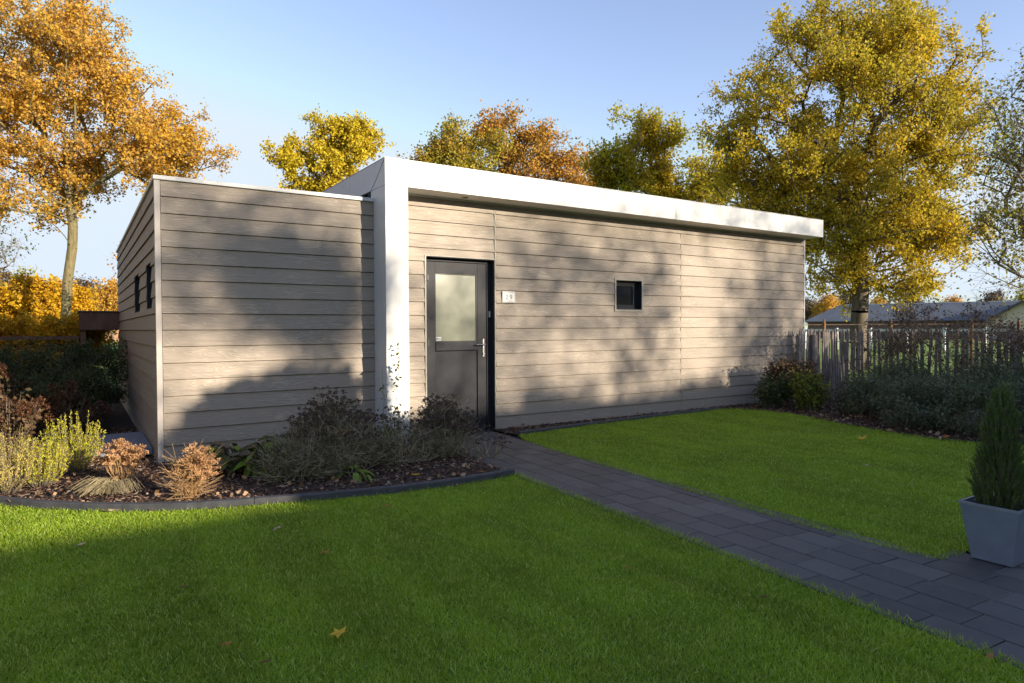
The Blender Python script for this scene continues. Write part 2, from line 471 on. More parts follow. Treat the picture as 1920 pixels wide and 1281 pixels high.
LM['brightyellow'] = mat_leaf('bright_yellow_leaves', [(0.60, 0.38, 0.015), (0.75, 0.52, 0.03), (0.55, 0.28, 0.015), (0.70, 0.45, 0.02)], 0.45, patch=[(0.45, 0.22, 0.012), (0.62, 0.36, 0.015), (0.30, 0.20, 0.02)], pscale=1.2)
LM['evergreen'] = mat_leaf('evergreen_leaves', [(0.040, 0.065, 0.022), (0.08, 0.115, 0.038), (0.06, 0.080, 0.028), (0.115, 0.15, 0.065)], 0.2)
LM['greygreen'] = mat_leaf('grey_green_leaves', [(0.06, 0.085, 0.04), (0.12, 0.15, 0.075), (0.085, 0.11, 0.05), (0.22, 0.23, 0.16)], 0.2, rough=0.4)
LM['brownleaf'] = mat_leaf('withered_brown_leaves', [(0.075, 0.042, 0.025), (0.12, 0.07, 0.04), (0.16, 0.10, 0.05), (0.06, 0.055, 0.03)], 0.2)
LM['heather'] = mat_leaf('yellow_heather', [(0.50, 0.50, 0.02), (0.66, 0.62, 0.03), (0.42, 0.44, 0.03), (0.52, 0.36, 0.12)], 0.3)
LM['heatherp'] = mat_leaf('faded_heather', [(0.52, 0.34, 0.18), (0.60, 0.54, 0.06), (0.56, 0.38, 0.22), (0.58, 0.58, 0.04)], 0.3)
LM['sedum'] = mat_leaf('dried_sedum', [(0.42, 0.22, 0.10), (0.55, 0.32, 0.16), (0.48, 0.28, 0.14)], 0.2)
LM['seedhead'] = mat_leaf('dark_seed_heads', [(0.085, 0.055, 0.048), (0.14, 0.09, 0.07), (0.06, 0.04, 0.04)], 0.1)
LM['drygreen'] = mat_leaf('dull_olive_stalks', [(0.17, 0.16, 0.06), (0.24, 0.22, 0.09), (0.13, 0.14, 0.05), (0.30, 0.25, 0.14)], 0.2)
LM['vine'] = mat_leaf('vine_leaves', [(0.12, 0.15, 0.02), (0.22, 0.24, 0.03), (0.05, 0.07, 0.02)], 0.35)
LM['box'] = mat_leaf('conifer_needles', [(0.06, 0.11, 0.02), (0.10, 0.17, 0.03), (0.14, 0.21, 0.045)], 0.2)
LM['hydr'] = mat_leaf('dried_hydrangea_heads', [(0.09, 0.035, 0.02), (0.15, 0.06, 0.03), (0.08, 0.035, 0.02), (0.20, 0.10, 0.045)], 0.2)
LM['mulch'] = mat_leaf('bark_chips', [(0.045, 0.025, 0.018), (0.10, 0.055, 0.038), (0.18, 0.11, 0.075), (0.055, 0.03, 0.025), (0.15, 0.085, 0.06), (0.36, 0.27, 0.21)], 0.0, rough=0.8)

# ------------------------------------------------------------------ the ground
def bed_outline(): pass
ground = MB().poly([(-400, -400, -0.06), (500, -400, -0.06), (500, 600, -0.06), (-400, 600, -0.06)], [(0, 1, 2, 3)]).obj('ground', MT['meadow'])
tag(ground, kind='structure')

KF = [(-7.2, 2.2), (-6.2, 0.7), (-5.45, -0.35), (-4.95, -1.03), (-4.72, -1.30), (-4.40, -1.60), (-4.10, -1.82), (-3.79, -1.99), (-3.45, -2.10),
      (-2.92, -2.25), (-2.33, -2.37), (-1.88, -2.40), (-1.45, -2.38), (-1.24, -2.35)]
def offset_poly(pts, d):
    out = []
    for i, p in enumerate(pts):
        a = Vector(pts[max(0, i - 1)]); b = Vector(pts[min(len(pts) - 1, i + 1)])
        t = (b - a).normalized(); n = Vector((-t.y, t.x)); out.append((p[0] + n.x * d, p[1] + n.y * d))
    return out
def resample(pts, step):
    P = [Vector(p) for p in pts]; out = [P[0].copy()]; acc = 0
    for a, b in zip(P[:-1], P[1:]):
        L = (b - a).length; k = max(1, round(L / step))
        for q in range(1, k + 1): out.append(a.lerp(b, q / k))
    return [tuple(p) for p in out]

def pathx(y): return -0.305 + 0.06 * y       # first joint of the paving
left_bed = [(-9, 9.5), (-9, 2.6)] + KF + [(-1.13, -1.6), (-1.06, -0.5), (-1.02, 0.02), (-1.02, 0.3), (-3.6, 0.3), (-3.6, 9.5)]
poly_sheet('flower_bed', left_bed, -0.006, MT['soil'])
RK = [(0.02, -0.56), (0.6, -0.50), (1.2, -0.445), (2.2, -0.385), (3.2, -0.335), (3.95, -0.30)]
RL = [(3.95, -0.30), (4.2, -0.42), (4.36, -0.75), (4.30, -1.44), (3.98, -2.15), (3.78, -2.87), (3.72, -3.54), (3.85, -3.95), (4.3, -4.6), (5.0, -5.6)]
right_bed = [(-0.02, 0.3), (-0.02, -0.40), (0.02, -0.52)] + RK[1:] + RL[1:] + [(9.5, -5.6), (9.5, -0.2), (6.56, -0.1), (6.5, 0.3)]
poly_sheet('planting_border', right_bed, -0.006, MT['soil'])

PATHL = [(pathx(y) - 0.765, y) for y in (-2.36, -3.2, -4.2, -5.2, -6.2, -7.6)]
left_lawn = [(-9, 2.6), (-9, -12), (-2.3, -12)] + [(p[0], p[1]) for p in PATHL[::-1]] + [(-1.20, -2.36)] + KF[::-1][1:]
poly_sheet('lawn', left_lawn, -0.010, MT['thatch'])
right_lawn = [(0.02, -0.56)] + RK[1:] + RL[1:9] + [(4.5, -5.0), (4.6, -5.41), (-0.30, -5.43), (-0.47, -5.42), (-0.50, -5.2), (-0.50, -4.6), (-0.46, -4.0), (-0.37, -3.2), (-0.33, -2.5), (-0.24, -1.5), (-0.13, -0.9)]
poly_sheet('lawn', right_lawn, -0.010, MT['thatch'])

# paving: every paver is a piece of the path
path = MB().poly([(-1.35, 0.1, -0.03), (0.05, 0.1, -0.03), (0.05, -9, -0.03), (-2.1, -9, -0.03)], [(0, 3, 2, 1)])
path.poly([(0.06, -5.3, -0.03), (6, -5.3, -0.03), (6, -9, -0.03), (0.06, -9, -0.03)], [(0, 3, 2, 1)])
path = path.obj('path', MT['sand']); tag(path, kind='structure')
paver_me = MB().box(-0.0965, 0.0965, -0.1370, 0.1370, -0.05, 0).mesh('paver', MT['paver'], bevel=0.003)
ang = math.atan(0.06)
offs = {-1: 0.13, 0: 0.27, 1: 0.24, 2: 0.02, 3: 0.18, 4: 0.05}
def lay(strip, u):
    # strip counted leftwards from the first joint; u = distance from the wall
    s = (strip + 0.5) * 0.2 if strip >= 0 else (strip + 0.5) * 0.2
    x = -0.305 - s - 0.06 * u; y = -u
    o = link_obj('paver', paver_me, parent=path, loc=(x, y, random.uniform(-0.0015, 0.0015)))
    o.rotation_euler = (random.uniform(-.003, .003), random.uniform(-.003, .003), -ang + random.uniform(-0.004, 0.004))
for strip in range(-1, 4):
    u = offs.get(strip, 0.1) - 0.14
    while u < 7.4:
        if u > 0.13 and not (strip == 3 and u > 99): lay(strip, u)
        u += 0.2785
for strip in range(-2, -20, -1):
    u = 5.39 + 0.14 + (0.10 if strip % 2 else 0.0)
    while u < 7.4:
        lay(strip, u); u += 0.2785

# kerbs
def kerb(pts, stone, w=0.06, h=0.045):
    P = resample(pts, 0.1)
    root = MB()
    inner = offset_poly(P, w)
    groups = []; i = 0
    while i < len(P) - 1:
        j = min(len(P) - 1, i + stone); groups.append((i, j)); i = j
    objs = []
    for a, b in groups:
        seg = list(range(a, b + 1)); mb = MB()
        o1 = [Vector(P[k]) for k in seg]; o2 = [Vector(inner[k]) for k in seg]
        g = 0.004
        t = (o1[1] - o1[0]).normalized(); o1[0] = o1[0] + t * g; o2[0] = o2[0] + t * g
        n = len(seg); V = []
        for p, q in zip(o1, o2):
            V += [(p.x, p.y, -0.05), (p.x, p.y, h - 0.006), (p.x * .9 + q.x * .1, p.y * .9 + q.y * .1, h), (q.x, q.y, h), (q.x, q.y, -0.05)]
        F = []
        for k in range(n - 1):
            for e in range(5):
                f = (e + 1) % 5; F.append((k * 5 + e, (k + 1) * 5 + e, (k + 1) * 5 + f, k * 5 + f))
        F.append((0, 1, 2, 3, 4)); F.append(tuple((n - 1) * 5 + e for e in (4, 3, 2, 1, 0)))
        mb.poly(V, F); objs.append(mb)
    return objs
def kerb_obj(pts, stone, **k):
    root = tag(empty('kerb', (0, 0, 0)), kind='structure')
    for mb in kerb(pts, stone, **k): mb.obj('kerb_stone', MT['kerb'], root)
kerb_obj(KF, 10, w=0.06, h=0.05)
kerb_obj(RK, 10, w=0.065, h=0.035)

# ------------------------------------------------------------------ grass
def inside(P, poly):
    x, y = P[:, 0], P[:, 1]; res = np.zeros(len(P), bool); n = len(poly); j = n - 1
    for i in range(n):
        xi, yi = poly[i]; xj, yj = poly[j]
        c = ((yi > y) != (yj > y)) & (x < (xj - xi) * (y - yi) / ((yj - yi) + 1e-12) + xi)
        res ^= c; j = i
    return res
def grass(poly, label, seed, ymin=-7.6, xmin=-8):
    r = np.random.default_rng(seed)
    xs = [p[0] for p in poly]; ys = [p[1] for p in poly]
    x0, x1, y0, y1 = max(xmin, min(xs)), max(xs), max(ymin, min(ys)), max(ys)
    D0 = 27000.0
    n = int((x1 - x0) * (y1 - y0) * D0)
    P = np.stack([r.uniform(x0, x1, n), r.uniform(y0, y1, n)], 1)
    d = np.linalg.norm(P - CAM[:2], axis=1)
    keep = r.uniform(size=n) < np.clip((3.2 / np.maximum(d, 1)) ** 1.1, 0.12, 1)
    # well behind the camera a thinner sward is enough
    fwd = (P - CAM[:2]) @ np.array([fw.x, fw.y])
    keep &= (fwd > 0.6) | (r.uniform(size=n) < 0.15)
    P = P[keep]; P = P[inside(P, poly)]
    # fringe leaning over the edges
    fr = []
    pp = resample(poly + [poly[0]], 0.02)
    for q in pp:
        if x0 <= q[0] <= x1 and y0 <= q[1] <= y1:
            for _ in range(7): fr.append((q[0] + r.normal() * 0.012, q[1] + r.normal() * 0.012))
    fr = np.array(fr)
    nP = len(P); P = np.concatenate([P, fr]); n = len(P)
    d = np.linalg.norm(P - CAM[:2], axis=1)
    th = r.uniform(0, 2 * math.pi, n)
    h = r.uniform(0.009, 0.023, n); h[nP:] = r.uniform(0.015, 0.038, len(fr))
    # tufts: height varies over the ground
    h *= 0.85 + 0.3 * (np.sin(P[:, 0] * 7.1 + np.sin(P[:, 1] * 5.3) * 2) * np.sin(P[:, 1] * 6.3 + 1.7 * np.sin(P[:, 0] * 4.1)) * 0.5 + 0.5)
    w = 0.0012 + 0.00045 * d
    w = w * r.uniform(0.7, 1.3, n)
    lean = r.normal(size=(n, 2)) * 0.65
    side = np.stack([np.cos(th), np.sin(th)], 1)
    z = np.full((n, 1), -0.010)
    a = np.concatenate([P - side * w[:, None], z], 1); b = np.concatenate([P + side * w[:, None], z], 1)
    c = np.concatenate([P + lean * h[:, None], (h)[:, None] - 0.008], 1)
    V = np.stack([a, b, c], 1).reshape(-1, 3); F = np.arange(3 * n).reshape(-1, 3)
    o = link_obj('grass', np_mesh('grass', V, F, [MT['grass']]))
    return tag(o, label, 'grass', kind='stuff')
grass(left_lawn, 'short mown green grass of the front lawn beside the path', 11)
grass(right_lawn, 'short mown green grass of the lawn in front of the long wall', 12)

# mulch: bark chips and litter
def mulch(poly, n, label, seed, box, size=0.026):
    r = np.random.default_rng(seed)
    P = np.stack([r.uniform(box[0], box[1], n), r.uniform(box[2], box[3], n)], 1)
    P = P[inside(P, poly)]; n = len(P)
    P3 = np.concatenate([P, r.uniform(0.0, 0.016, (n, 1))], 1)
    a = unit(n, r) * np.array([1, 1, 0.35]); a /= np.linalg.norm(a, axis=1, keepdims=True)
    nn = unit(n, r) * 0.6 + np.array([0, 0, 1.0]); b = np.cross(a, nn); b /= np.linalg.norm(b, axis=1, keepdims=True)
    c = np.cross(a, b); c /= np.linalg.norm(c, axis=1, keepdims=True)
    L = size * r.uniform(0.5, 1.6, n)[:, None]; W = L * r.uniform(0.35, 0.8, (n, 1)); H = L * 0.12
    q = []
    for sa, sb in ((-.5, -.5), (.5, -.35), (.5, .5), (-.45, .4)):
        q.append(P3 + a * L * sa + b * W * sb * r.uniform(0.7, 1.2, (n, 1)))
    top = [p + c * H for p in q]
    V = np.stack(q + top, 1).reshape(-1, 3)
    o8 = np.arange(n)[:, None, None] * 8
    F = (o8 + np.array([[3, 2, 1, 0], [4, 5, 6, 7], [0, 1, 5, 4], [1, 2, 6, 5], [2, 3, 7, 6], [3, 0, 4, 7]])[None]).reshape(-1, 4)
    o = link_obj('bark_mulch', np_mesh('bark_mulch', V, F, [LM['mulch']]))
    return tag(o, label, 'mulch', kind='stuff')
mulch(left_bed, 26000, 'brown bark mulch and leaf litter in the planted bed by the corner', 21, (-6.3, -1.0, -2.5, 3.0))
mulch(right_bed, 14000, 'pale and dark chips along the foot of the long wall', 22, (-0.05, 6.8, -3.8, 0.0), 0.03)

def litter(poly, n, label, seed, box, size=0.05):
    r = np.random.default_rng(seed)
    P = np.stack([r.uniform(box[0], box[1], n), r.uniform(box[2], box[3], n)], 1); P = P[inside(P, poly)]; n = len(P)
    P3 = np.concatenate([P, r.uniform(0.018, 0.03, (n, 1))], 1)
    V, F = leaves(P3, size, 0.75, r, direc=unit(n, r) * np.array([1, 1, 0.25]), spread=0.05, fold=0.3)
    tag(link_obj('leaf_litter', np_mesh('leaf_litter', V, F, [mat_leaf('dry_fallen_leaves', [(0.30, 0.16, 0.08), (0.48, 0.32, 0.20), (0.20, 0.09, 0.05), (0.42, 0.30, 0.19), (0.36, 0.2, 0.09)], 0.2)])), label, 'leaves', kind='stuff')
litter(left_bed, 900, 'dry tan and brown leaves scattered over the bark of the corner bed', 31, (-6.0, -1.0, -2.4, 1.5), 0.042)
litter(right_bed, 700, 'dry leaves scattered along the right border and wall foot', 32, (0.0, 6.5, -4.5, 0.0), 0.05)

# ------------------------------------------------------------------ the building
B = empty('garden_building', (0, 0, 0), 'long flat roofed beige clad building with white portal frame and lower grey cube', 'building')
PB = 0.16; XL, XR, YB = -3.768, 6.53, 7.19
XM = -1.60           # left end of the white frame
SX = [-1.33, 0.0, 3.36, XR]
door_r = (-0.955, -0.005, -0.02, 2.14)
win_r = (2.03, 2.53, 1.54, 1.96)

def board_piece(mb, x0, x1, z0, z1, full=True):
    """lapped board piece on the plane y=0, bottom edge proud"""
    if x1 - x0 < 0.005 or z1 - z0 < 0.005: return
    def yd(z, zb):
        return -0.027 + 0.017 * (z - zb) / PB
    zb = math.floor((z0 + 1e-6) / PB) * PB
    y0, y1 = yd(z0, zb), yd(z1, zb)
    P = [(x0, y0, z0), (x1, y0, z0), (x1, 0.0, z0), (x0, 0.0, z0), (x0, y1, z1), (x1, y1, z1), (x1, 0.0, z1), (x0, 0.0, z1)]
    mb.poly(P, [(0, 3, 2, 1), (4, 5, 6, 7), (0, 1, 5, 4), (1, 2, 6, 5), (2, 3, 7, 6), (3, 0, 4, 7)])

def board_obj(pieces, rot=0.0, origin=(0, 0, 0)):
    """pieces: list of (x0,x1,z0,z1); the object's origin sits at the first piece's corner"""
    mb = MB()
    for p in pieces: board_piece(mb, *p)
    if not mb.v: return
    ox, oz = pieces[0][0], pieces[0][2]
    mb.v = [(x - ox, y, z - oz) for x, y, z in mb.v]
    o = mb.obj('board', MT['board'], B)
    c, s = math.cos(rot), math.sin(rot)
    o.location = (origin[0] + ox * c, origin[1] + ox * s, origin[2] + oz)
    o.rotation_euler.z = rot
    return o

def board_wall(x0, x1, rows, holes, rot=0.0, origin=(0, 0, 0), last=None):
    for k in range(rows):
        z0 = k * PB; z1 = (k + 1) * PB - 0.006
        if k == rows - 1 and last: z1 = last
        cuts = [h for h in holes if h[2] < z1 - 0.004 and h[3] > z0 + 0.004 and h[0] < x1 and h[1] > x0]
        if not cuts:
            board_obj([(x0, x1, z0, z1)], rot, origin); continue
        run = []; cur = x0
        for h in sorted(cuts):
            if h[0] > cur: run.append((cur, h[0], z0, z1))
            cur = h[1]
            if h[2] > z0 + 0.006: run.append((h[0], h[1], z0, h[2]))
            elif h[3] < z1 - 0.006: run.append((h[0], h[1], h[3], z1))
            else:
                if run: board_obj(run, rot, origin); run = []
        if cur < x1: run.append((cur, x1, z0, z1))
        if run: board_obj(run, rot, origin)

g = 0.0015
board_wall(XL + 0.030, XM - 0.002, 17, [])                              # cube, front
board_wall(SX[0] - 0.02, -0.008 + 0.0, 18, [(door_r[0] - 0.022, -0.008, -1, door_r[3] + 0.012)], last=2.846)
board_wall(0.018, SX[2] - 0.004, 18, [(win_r[0] - 0.03, win_r[1] + 0.03, win_r[2] - 0.03, win_r[3] + 0.03)], last=2.846)
board_wall(SX[2] + 0.008, XR - 0.022, 18, [], last=2.846)
# side wall (faces -X): local x runs from the back to the front corner
sw = [(7.19 - 1.04, 7.19 - 0.46, 1.50, 1.97), (7.19 - 2.84, 7.19 - 2.02, 1.50, 1.97)]
board_wall(0.0, 7.19 - 0.010, 17, sw, rot=-math.pi / 2, origin=(XL, 7.19, 0))

# structural core behind the boards with real openings
core = MB()
def core_front(x0, x1, z1, holes):
    xs = sorted(set([x0, x1] + [h[0] for h in holes] + [h[1] for h in holes]))
    for a, b in zip(xs[:-1], xs[1:]):
        hs = [h for h in holes if h[0] <= a + 1e-6 and h[1] >= b - 1e-6]
        if not hs: core.box(a, b, 0.001, 0.16, -0.05, z1)
        for h in hs:
            if h[2] > 0: core.box(a, b, 0.001, 0.16, -0.05, h[2])
            core.box(a, b, 0.001, 0.16, h[3], z1)
core_front(XL + 0.001, XM, 2.708, [])
core_front(XM + 0.002, XR - 0.004, 2.848, [door_r, win_r])
xs0, xs1 = XL + 0.001, XL + 0.16
ys = [0.162, 0.46, 1.04, 2.02, 2.84, YB]
for a, b, hole in ((0.162, 0.46, 0), (0.46, 1.04, 1), (1.04, 2.02, 0), (2.02, 2.84, 1), (2.84, YB, 0)):
    if hole: core.box(xs0, xs1, a, b, -0.05, 1.50); core.box(xs0, xs1, a, b, 1.97, 2.708)
    else: core.box(xs0, xs1, a, b, -0.05, 2.708)
core.box(XL + 0.17, XR - 0.01, YB - 0.15, YB, -0.05, 2.70)
core.box(XR - 0.15, XR - 0.005, 0.17, YB - 0.16, -0.05, 2.84)
core.obj('wall', MT['dark'], B)
MB().box(XR - 0.003, XR + 0.001, 0.004, YB, 0.0, 2.846).obj('end_cladding', MT['board'], B)
MB().box(XM + 0.28, XM + 0.30, 0.3, YB, 2.70, 2.846).obj('upper_wall', MT['dark'], B)

# profiles
def trim(x0, x1, y0, y1, z0, z1, m='trim', name='trim', bevel=0.0):
    return MB().box(x0, x1, y0, y1, z0, z1).obj(name, MT[m], B, bevel)
trim(XL - 0.026, XL + 0.026, -0.027, 0.026, -0.012, 2.708, name='corner_trim', bevel=0.003)
trim(-0.003, 0.010, -0.0275, 0.0, -0.01, 2.846, m='trimb')
trim(SX[2] - 0.002, SX[2] + 0.006, -0.022, 0.0, 0.0, 2.846, m='trimb')
trim(XR - 0.020, XR + 0.004, -0.025, 0.003, 0.0, 2.846, m='white', name='corner_trim')
trim(door_r[0] - 0.020, door_r[0] - 0.002, -0.030, 0.0, 0.0, 2.152, m='trimb')
trim(door_r[0] - 0.002, -0.006, -0.029, 0.0, 2.142, 2.151, m='trimb')
f = MB(); a, b_, c, d = win_r
f.box(a - 0.028, a, -0.030, 0, c - 0.028, d + 0.028); f.box(b_, b_ + 0.028, -0.030, 0, c - 0.028, d + 0.028)
f.box(a, b_, -0.029, 0, c - 0.028, c); f.box(a, b_, -0.029, 0, d, d + 0.028)
f.obj('window_trim', MT['trimb'], B)
trim(XL - 0.028, XM - 0.001, -0.030, 0.0, -0.026, -0.014, m='alu', name='base_profile')
trim(XL - 0.030, XL, 0.002, YB, -0.026, -0.012, m='alu', name='base_profile')
trim(0.0, XR, -0.026, 0.0, -0.022, -0.010, m='alu', name='base_profile')

# lower cube: white capping and its roof
cap = MB(); cap.box(XL - 0.034, XM - 0.001, -0.038, 0.10, 2.712, 2.752); cap.box(XL - 0.034, XL + 0.10, 0.101, YB + 0.03, 2.712, 2.752)
cap.obj('roof_capping', MT['white'], B, bevel=0.003)
MB().box(XL + 0.101, XM + 0.27, 0.101, YB, 2.69, 2.735).obj('roof', MT['roof'], B)

# white frame: post, fascia panels, soffit, upper roof
YF = -0.358; ZT, ZS = 3.141, 2.848
mb = MB(); mb.box(XM, SX[0], YF, -0.001, -0.02, ZS - 0.0015); mb.box(XM, SX[0] - 0.005, -0.001, 0.06, 2.75, ZS - 0.0015)
mb.obj('post', MT['white'], B, bevel=0.003)
for x0, x1 in ((XM, 2.886), (2.892, 6.556)):
    MB().box(x0, x1, YF, YF + 0.04, ZS, ZT).obj('fascia_panel', MT['white'], B, bevel=0.0025)
for y0, y1 in ((YF + 0.042, 0.78), (0.786, 4.0), (4.006, YB + 0.1)):
    MB().box(XM, XM + 0.04, y0, y1, ZS, ZT).obj('fascia_panel', MT['white'], B, bevel=0.0025)
MB().box(6.516, 6.556, YF + 0.042, YB + 0.1, ZS, ZT).obj('fascia_panel', MT['white'], B, bevel=0.0025)
MB().box(XM - 0.004, XM, 0.777, 0.79, ZS + 0.002, ZT).obj('joint_strip', MT['alu'], B)
mt_ = MB(); mt_.tube((XM - 0.001, YF + 0.03, ZT - 0.02), (XM - 0.001, -0.11, ZS + 0.10), 0.0025, 0.0025, 4); mt_.tube((XM - 0.001, -0.11, ZS + 0.10), (XM - 0.001, 0.05, ZS + 0.005), 0.0025, 0.0025, 4)
m2_ = MB(); m2_.tube((SX[0] - 0.07, YF - 0.0005, ZS + 0.08), (SX[0], YF - 0.0005, ZS), 0.0015, 0.0015, 4); m2_.obj('mitre_joint', MT['dark'], B)
mt_.obj('mitre_joint', MT['dark'], B)
sf = MB(); sf.box(SX[0] + 0.002, 2.886, YF + 0.041, -0.001, ZS + 0.003, ZS + 0.02); sf.box(2.892, 6.515, YF + 0.041, -0.001, ZS + 0.003, ZS + 0.02)
sf.obj('soffit', MT['soffit'], B)
MB().box(SX[0], XR - 0.02, -0.030, -0.002, ZS - 0.016, ZS + 0.001).obj('soffit_trim', MT['soffit'], B)
MB().box(XM + 0.041, 6.515, YF + 0.041, YB + 0.09, ZS + 0.03, ZT - 0.03).obj('roof', MT['roof'], B)
cp = MB(); cp.box(XM - 0.004, 6.56, YF - 0.004, YF + 0.05, ZT, ZT + 0.006); cp.box(XM - 0.004, XM + 0.05, YF + 0.051, YB + 0.1, ZT, ZT + 0.006)
cp.obj('roof_edge', MT['white'], B)
dl = MB()
for i in range(20):
    a0, a1 = 2 * math.pi * i / 20, 2 * math.pi * (i + 1) / 20
    for (ra_, rb_, za, zb_) in ((0.038, 0.05, -0.006, 0.0), ):
        P = [(ra_ * math.cos(a0), ra_ * math.sin(a0), za), (ra_ * math.cos(a1), ra_ * math.sin(a1), za), (rb_ * math.cos(a1), rb_ * math.sin(a1), zb_), (rb_ * math.cos(a0), rb_ * math.sin(a0), zb_)]
        dl.poly(P, [(0, 1, 2, 3)])
o = dl.obj('downlight', MT['steel'], B, loc=(-0.51, -0.18, ZS + 0.001))
MB().tube((0, 0, -0.002), (0, 0, 0.001), 0.037, 0.037, 16).obj('lamp_glass', MT['glass'], o)

# door
D = empty('door', (0, 0, 0)); D.parent = B
x0, x1, z0, z1 = door_r
YD = 0.085
fr = MB()
fr.box(x0, x0 + 0.035, YD - 0.01, 0.16, 0.0, z1); fr.box(x1 - 0.06, x1, YD - 0.01, 0.16, 0.0, z1); fr.box(x0 + 0.035, x1 - 0.06, YD - 0.01, 0.16, z1 - 0.045, z1)
fr.obj('frame', MT['anth'], D, bevel=0.003)
lin = MB(); lin.box(x1 - 0.006, x1 - 0.001, -0.02, YD - 0.012, 0.0, z1); lin.box(x0 + 0.001, x0 + 0.006, -0.02, YD - 0.012, 0.0, z1); lin.box(x0 + 0.006, x1 - 0.006, -0.02, YD - 0.012, z1 - 0.006, z1 - 0.001)
lin.box(x0, x1, -0.02, 0.16, -0.02, 0.0)
lin.obj('reveal', MT['anth'], D)
lx0, lx1, lz1 = x0 + 0.038, x1 - 0.064, z1 - 0.049
gx0, gx1, gz0, gz1 = -0.785, -0.195, 1.12, 1.955
lf = MB(); ya, yb = YD + 0.0, YD + 0.06
lf.box(lx0, gx0, ya, yb, 0.01, lz1); lf.box(gx1, lx1, ya, yb, 0.01, lz1); lf.box(gx0, gx1, ya, yb, gz1, lz1)
lf.obj('leaf', MT['anth'], D, bevel=0.002)
MB().box(gx0, gx1, ya - 0.012, yb, 1.005, gz0).obj('mid_rail', MT['anth'], D, bevel=0.008, seg=2)
MB().box(gx0, gx1, ya + 0.018, yb, 0.11, 1.003).obj('lower_panel', MT['anth'], D)
MB().box(gx0, gx1, ya, yb, 0.01, 0.108).obj('bottom_rail', MT['anth'], D, bevel=0.002)
MB().box(gx0, gx1, ya + 0.02, ya + 0.03, gz0, gz1).obj('pane', MT['frost'], D)
sl = MB(); sl.box(gx0, gx0 + 0.012, ya + 0.006, ya + 0.019, gz0, gz1); sl.box(gx1 - 0.012, gx1, ya + 0.006, ya + 0.019, gz0, gz1); sl.box(gx0 + 0.012, gx1 - 0.012, ya + 0.006, ya + 0.019, gz1 - 0.012, gz1); sl.box(gx0 + 0.012, gx1 - 0.012, ya + 0.006, ya + 0.019, gz0, gz0 + 0.008)
sl.obj('seal', MT['anth_dark'], D)
st = MB().box(0, 0.075, -0.0005, 0.0, 0, 0.045).obj('sticker', MT['white'], D, loc=(gx0 + 0.014, ya + 0.0190, gz0 + 0.012))
sp = MB(); sp.box(0.008, 0.024, -0.0012, -0.0006, 0.012, 0.030); sp.box(0.010, 0.030, -0.0012, -0.0006, 0.030, 0.034)
for q in range(5): sp.box(0.034 + q * 0.007, 0.039 + q * 0.007, -0.0012, -0.0006, 0.014, 0.026)
sp.obj('print', MT['anth_dark'], st)
for hz in (1.86, 1.07, 0.22):
    h = MB(); h.box(x0 + 0.004, x0 + 0.075, YD - 0.028, YD - 0.001, hz, hz + 0.075); h.tube((x0 + 0.042, YD - 0.030, hz + 0.0), (x0 + 0.042, YD - 0.030, hz + 0.075), 0.009, 0.009, 8)
    h.box(x0 + 0.008, x0 + 0.071, YD - 0.034, YD - 0.029, hz + 0.064, hz + 0.072)
    h.obj('hinge', MT['anth_dark'], D, bevel=0.001)
hd = MB(); hx = lx1 - 0.045
hd.box(hx - 0.013, hx + 0.013, YD - 0.012, YD - 0.001, 0.92, 1.15)
hd.obj('handle_plate', MT['steel'], D, bevel=0.003)
hd = MB(); hd.tube((hx, YD - 0.012, 1.075), (hx, YD - 0.055, 1.075), 0.009, 0.009, 8); hd.tube((hx + 0.004, YD - 0.052, 1.075), (hx - 0.125, YD - 0.052, 1.075), 0.009, 0.008, 8)
hd.obj('handle', MT['steel'], D)
MB().tube((hx, YD - 0.012, 0.96), (hx, YD - 0.022, 0.96), 0.011, 0.011, 10).obj('lock_cylinder', MT['steel'], D)
MB().box(x1 - 0.034, x1 - 0.014, YD - 0.030, YD - 0.011, 1.42, 1.50).obj('door_contact', MT['white'], D, bevel=0.003)

# windows
def window(x0, x1, z0, z1, rot, origin, right_fr=True):
    W = empty('window', origin, rz=rot); W.parent = B
    f = MB(); ya, yb = 0.075, 0.14; w = 0.045
    f.box(x0, x0 + w, ya, yb, z0, z1); f.box(x1 - w, x1, ya, yb, z0, z1); f.box(x0 + w, x1 - w, ya, yb, z0, z0 + w); f.box(x0 + w, x1 - w, ya, yb, z1 - w, z1)
    f.obj('frame', MT['anth'], W, bevel=0.004)
    s = MB(); s.box(x0 + w, x0 + w + 0.03, ya + 0.01, yb, z0 + w, z1 - w); s.box(x1 - w - 0.03, x1 - w, ya + 0.01, yb, z0 + w, z1 - w); s.box(x0 + w + 0.03, x1 - w - 0.03, ya + 0.01, yb, z0 + w, z0 + w + 0.03); s.box(x0 + w + 0.03, x1 - w - 0.03, ya + 0.01, yb, z1 - w - 0.03, z1 - w)
    s.obj('sash', MT['anth'], W, bevel=0.003)
    MB().box(x0 + w + 0.03, x1 - w - 0.03, ya + 0.03, ya + 0.04, z0 + w + 0.03, z1 - w - 0.03).obj('pane', MT['glass'], W)
    l = MB(); t = 0.005
    l.box(x0, x0 + t, -0.015, ya - 0.001, z0, z1); l.box(x1 - t, x1, -0.015, ya - 0.001, z0, z1); l.box(x0 + t, x1 - t, -0.015, ya - 0.001, z1 - t, z1)
    l.obj('reveal', MT['anth'], W)
    MB().box(x0 + t, x1 - t, -0.022, ya - 0.001, z0, z0 + 0.008).obj('sill', MT['anth'], W)
window(*win_r, 0.0, (0, 0, 0))
for h in sw: window(*h, -math.pi / 2, (XL, 7.19, 0))

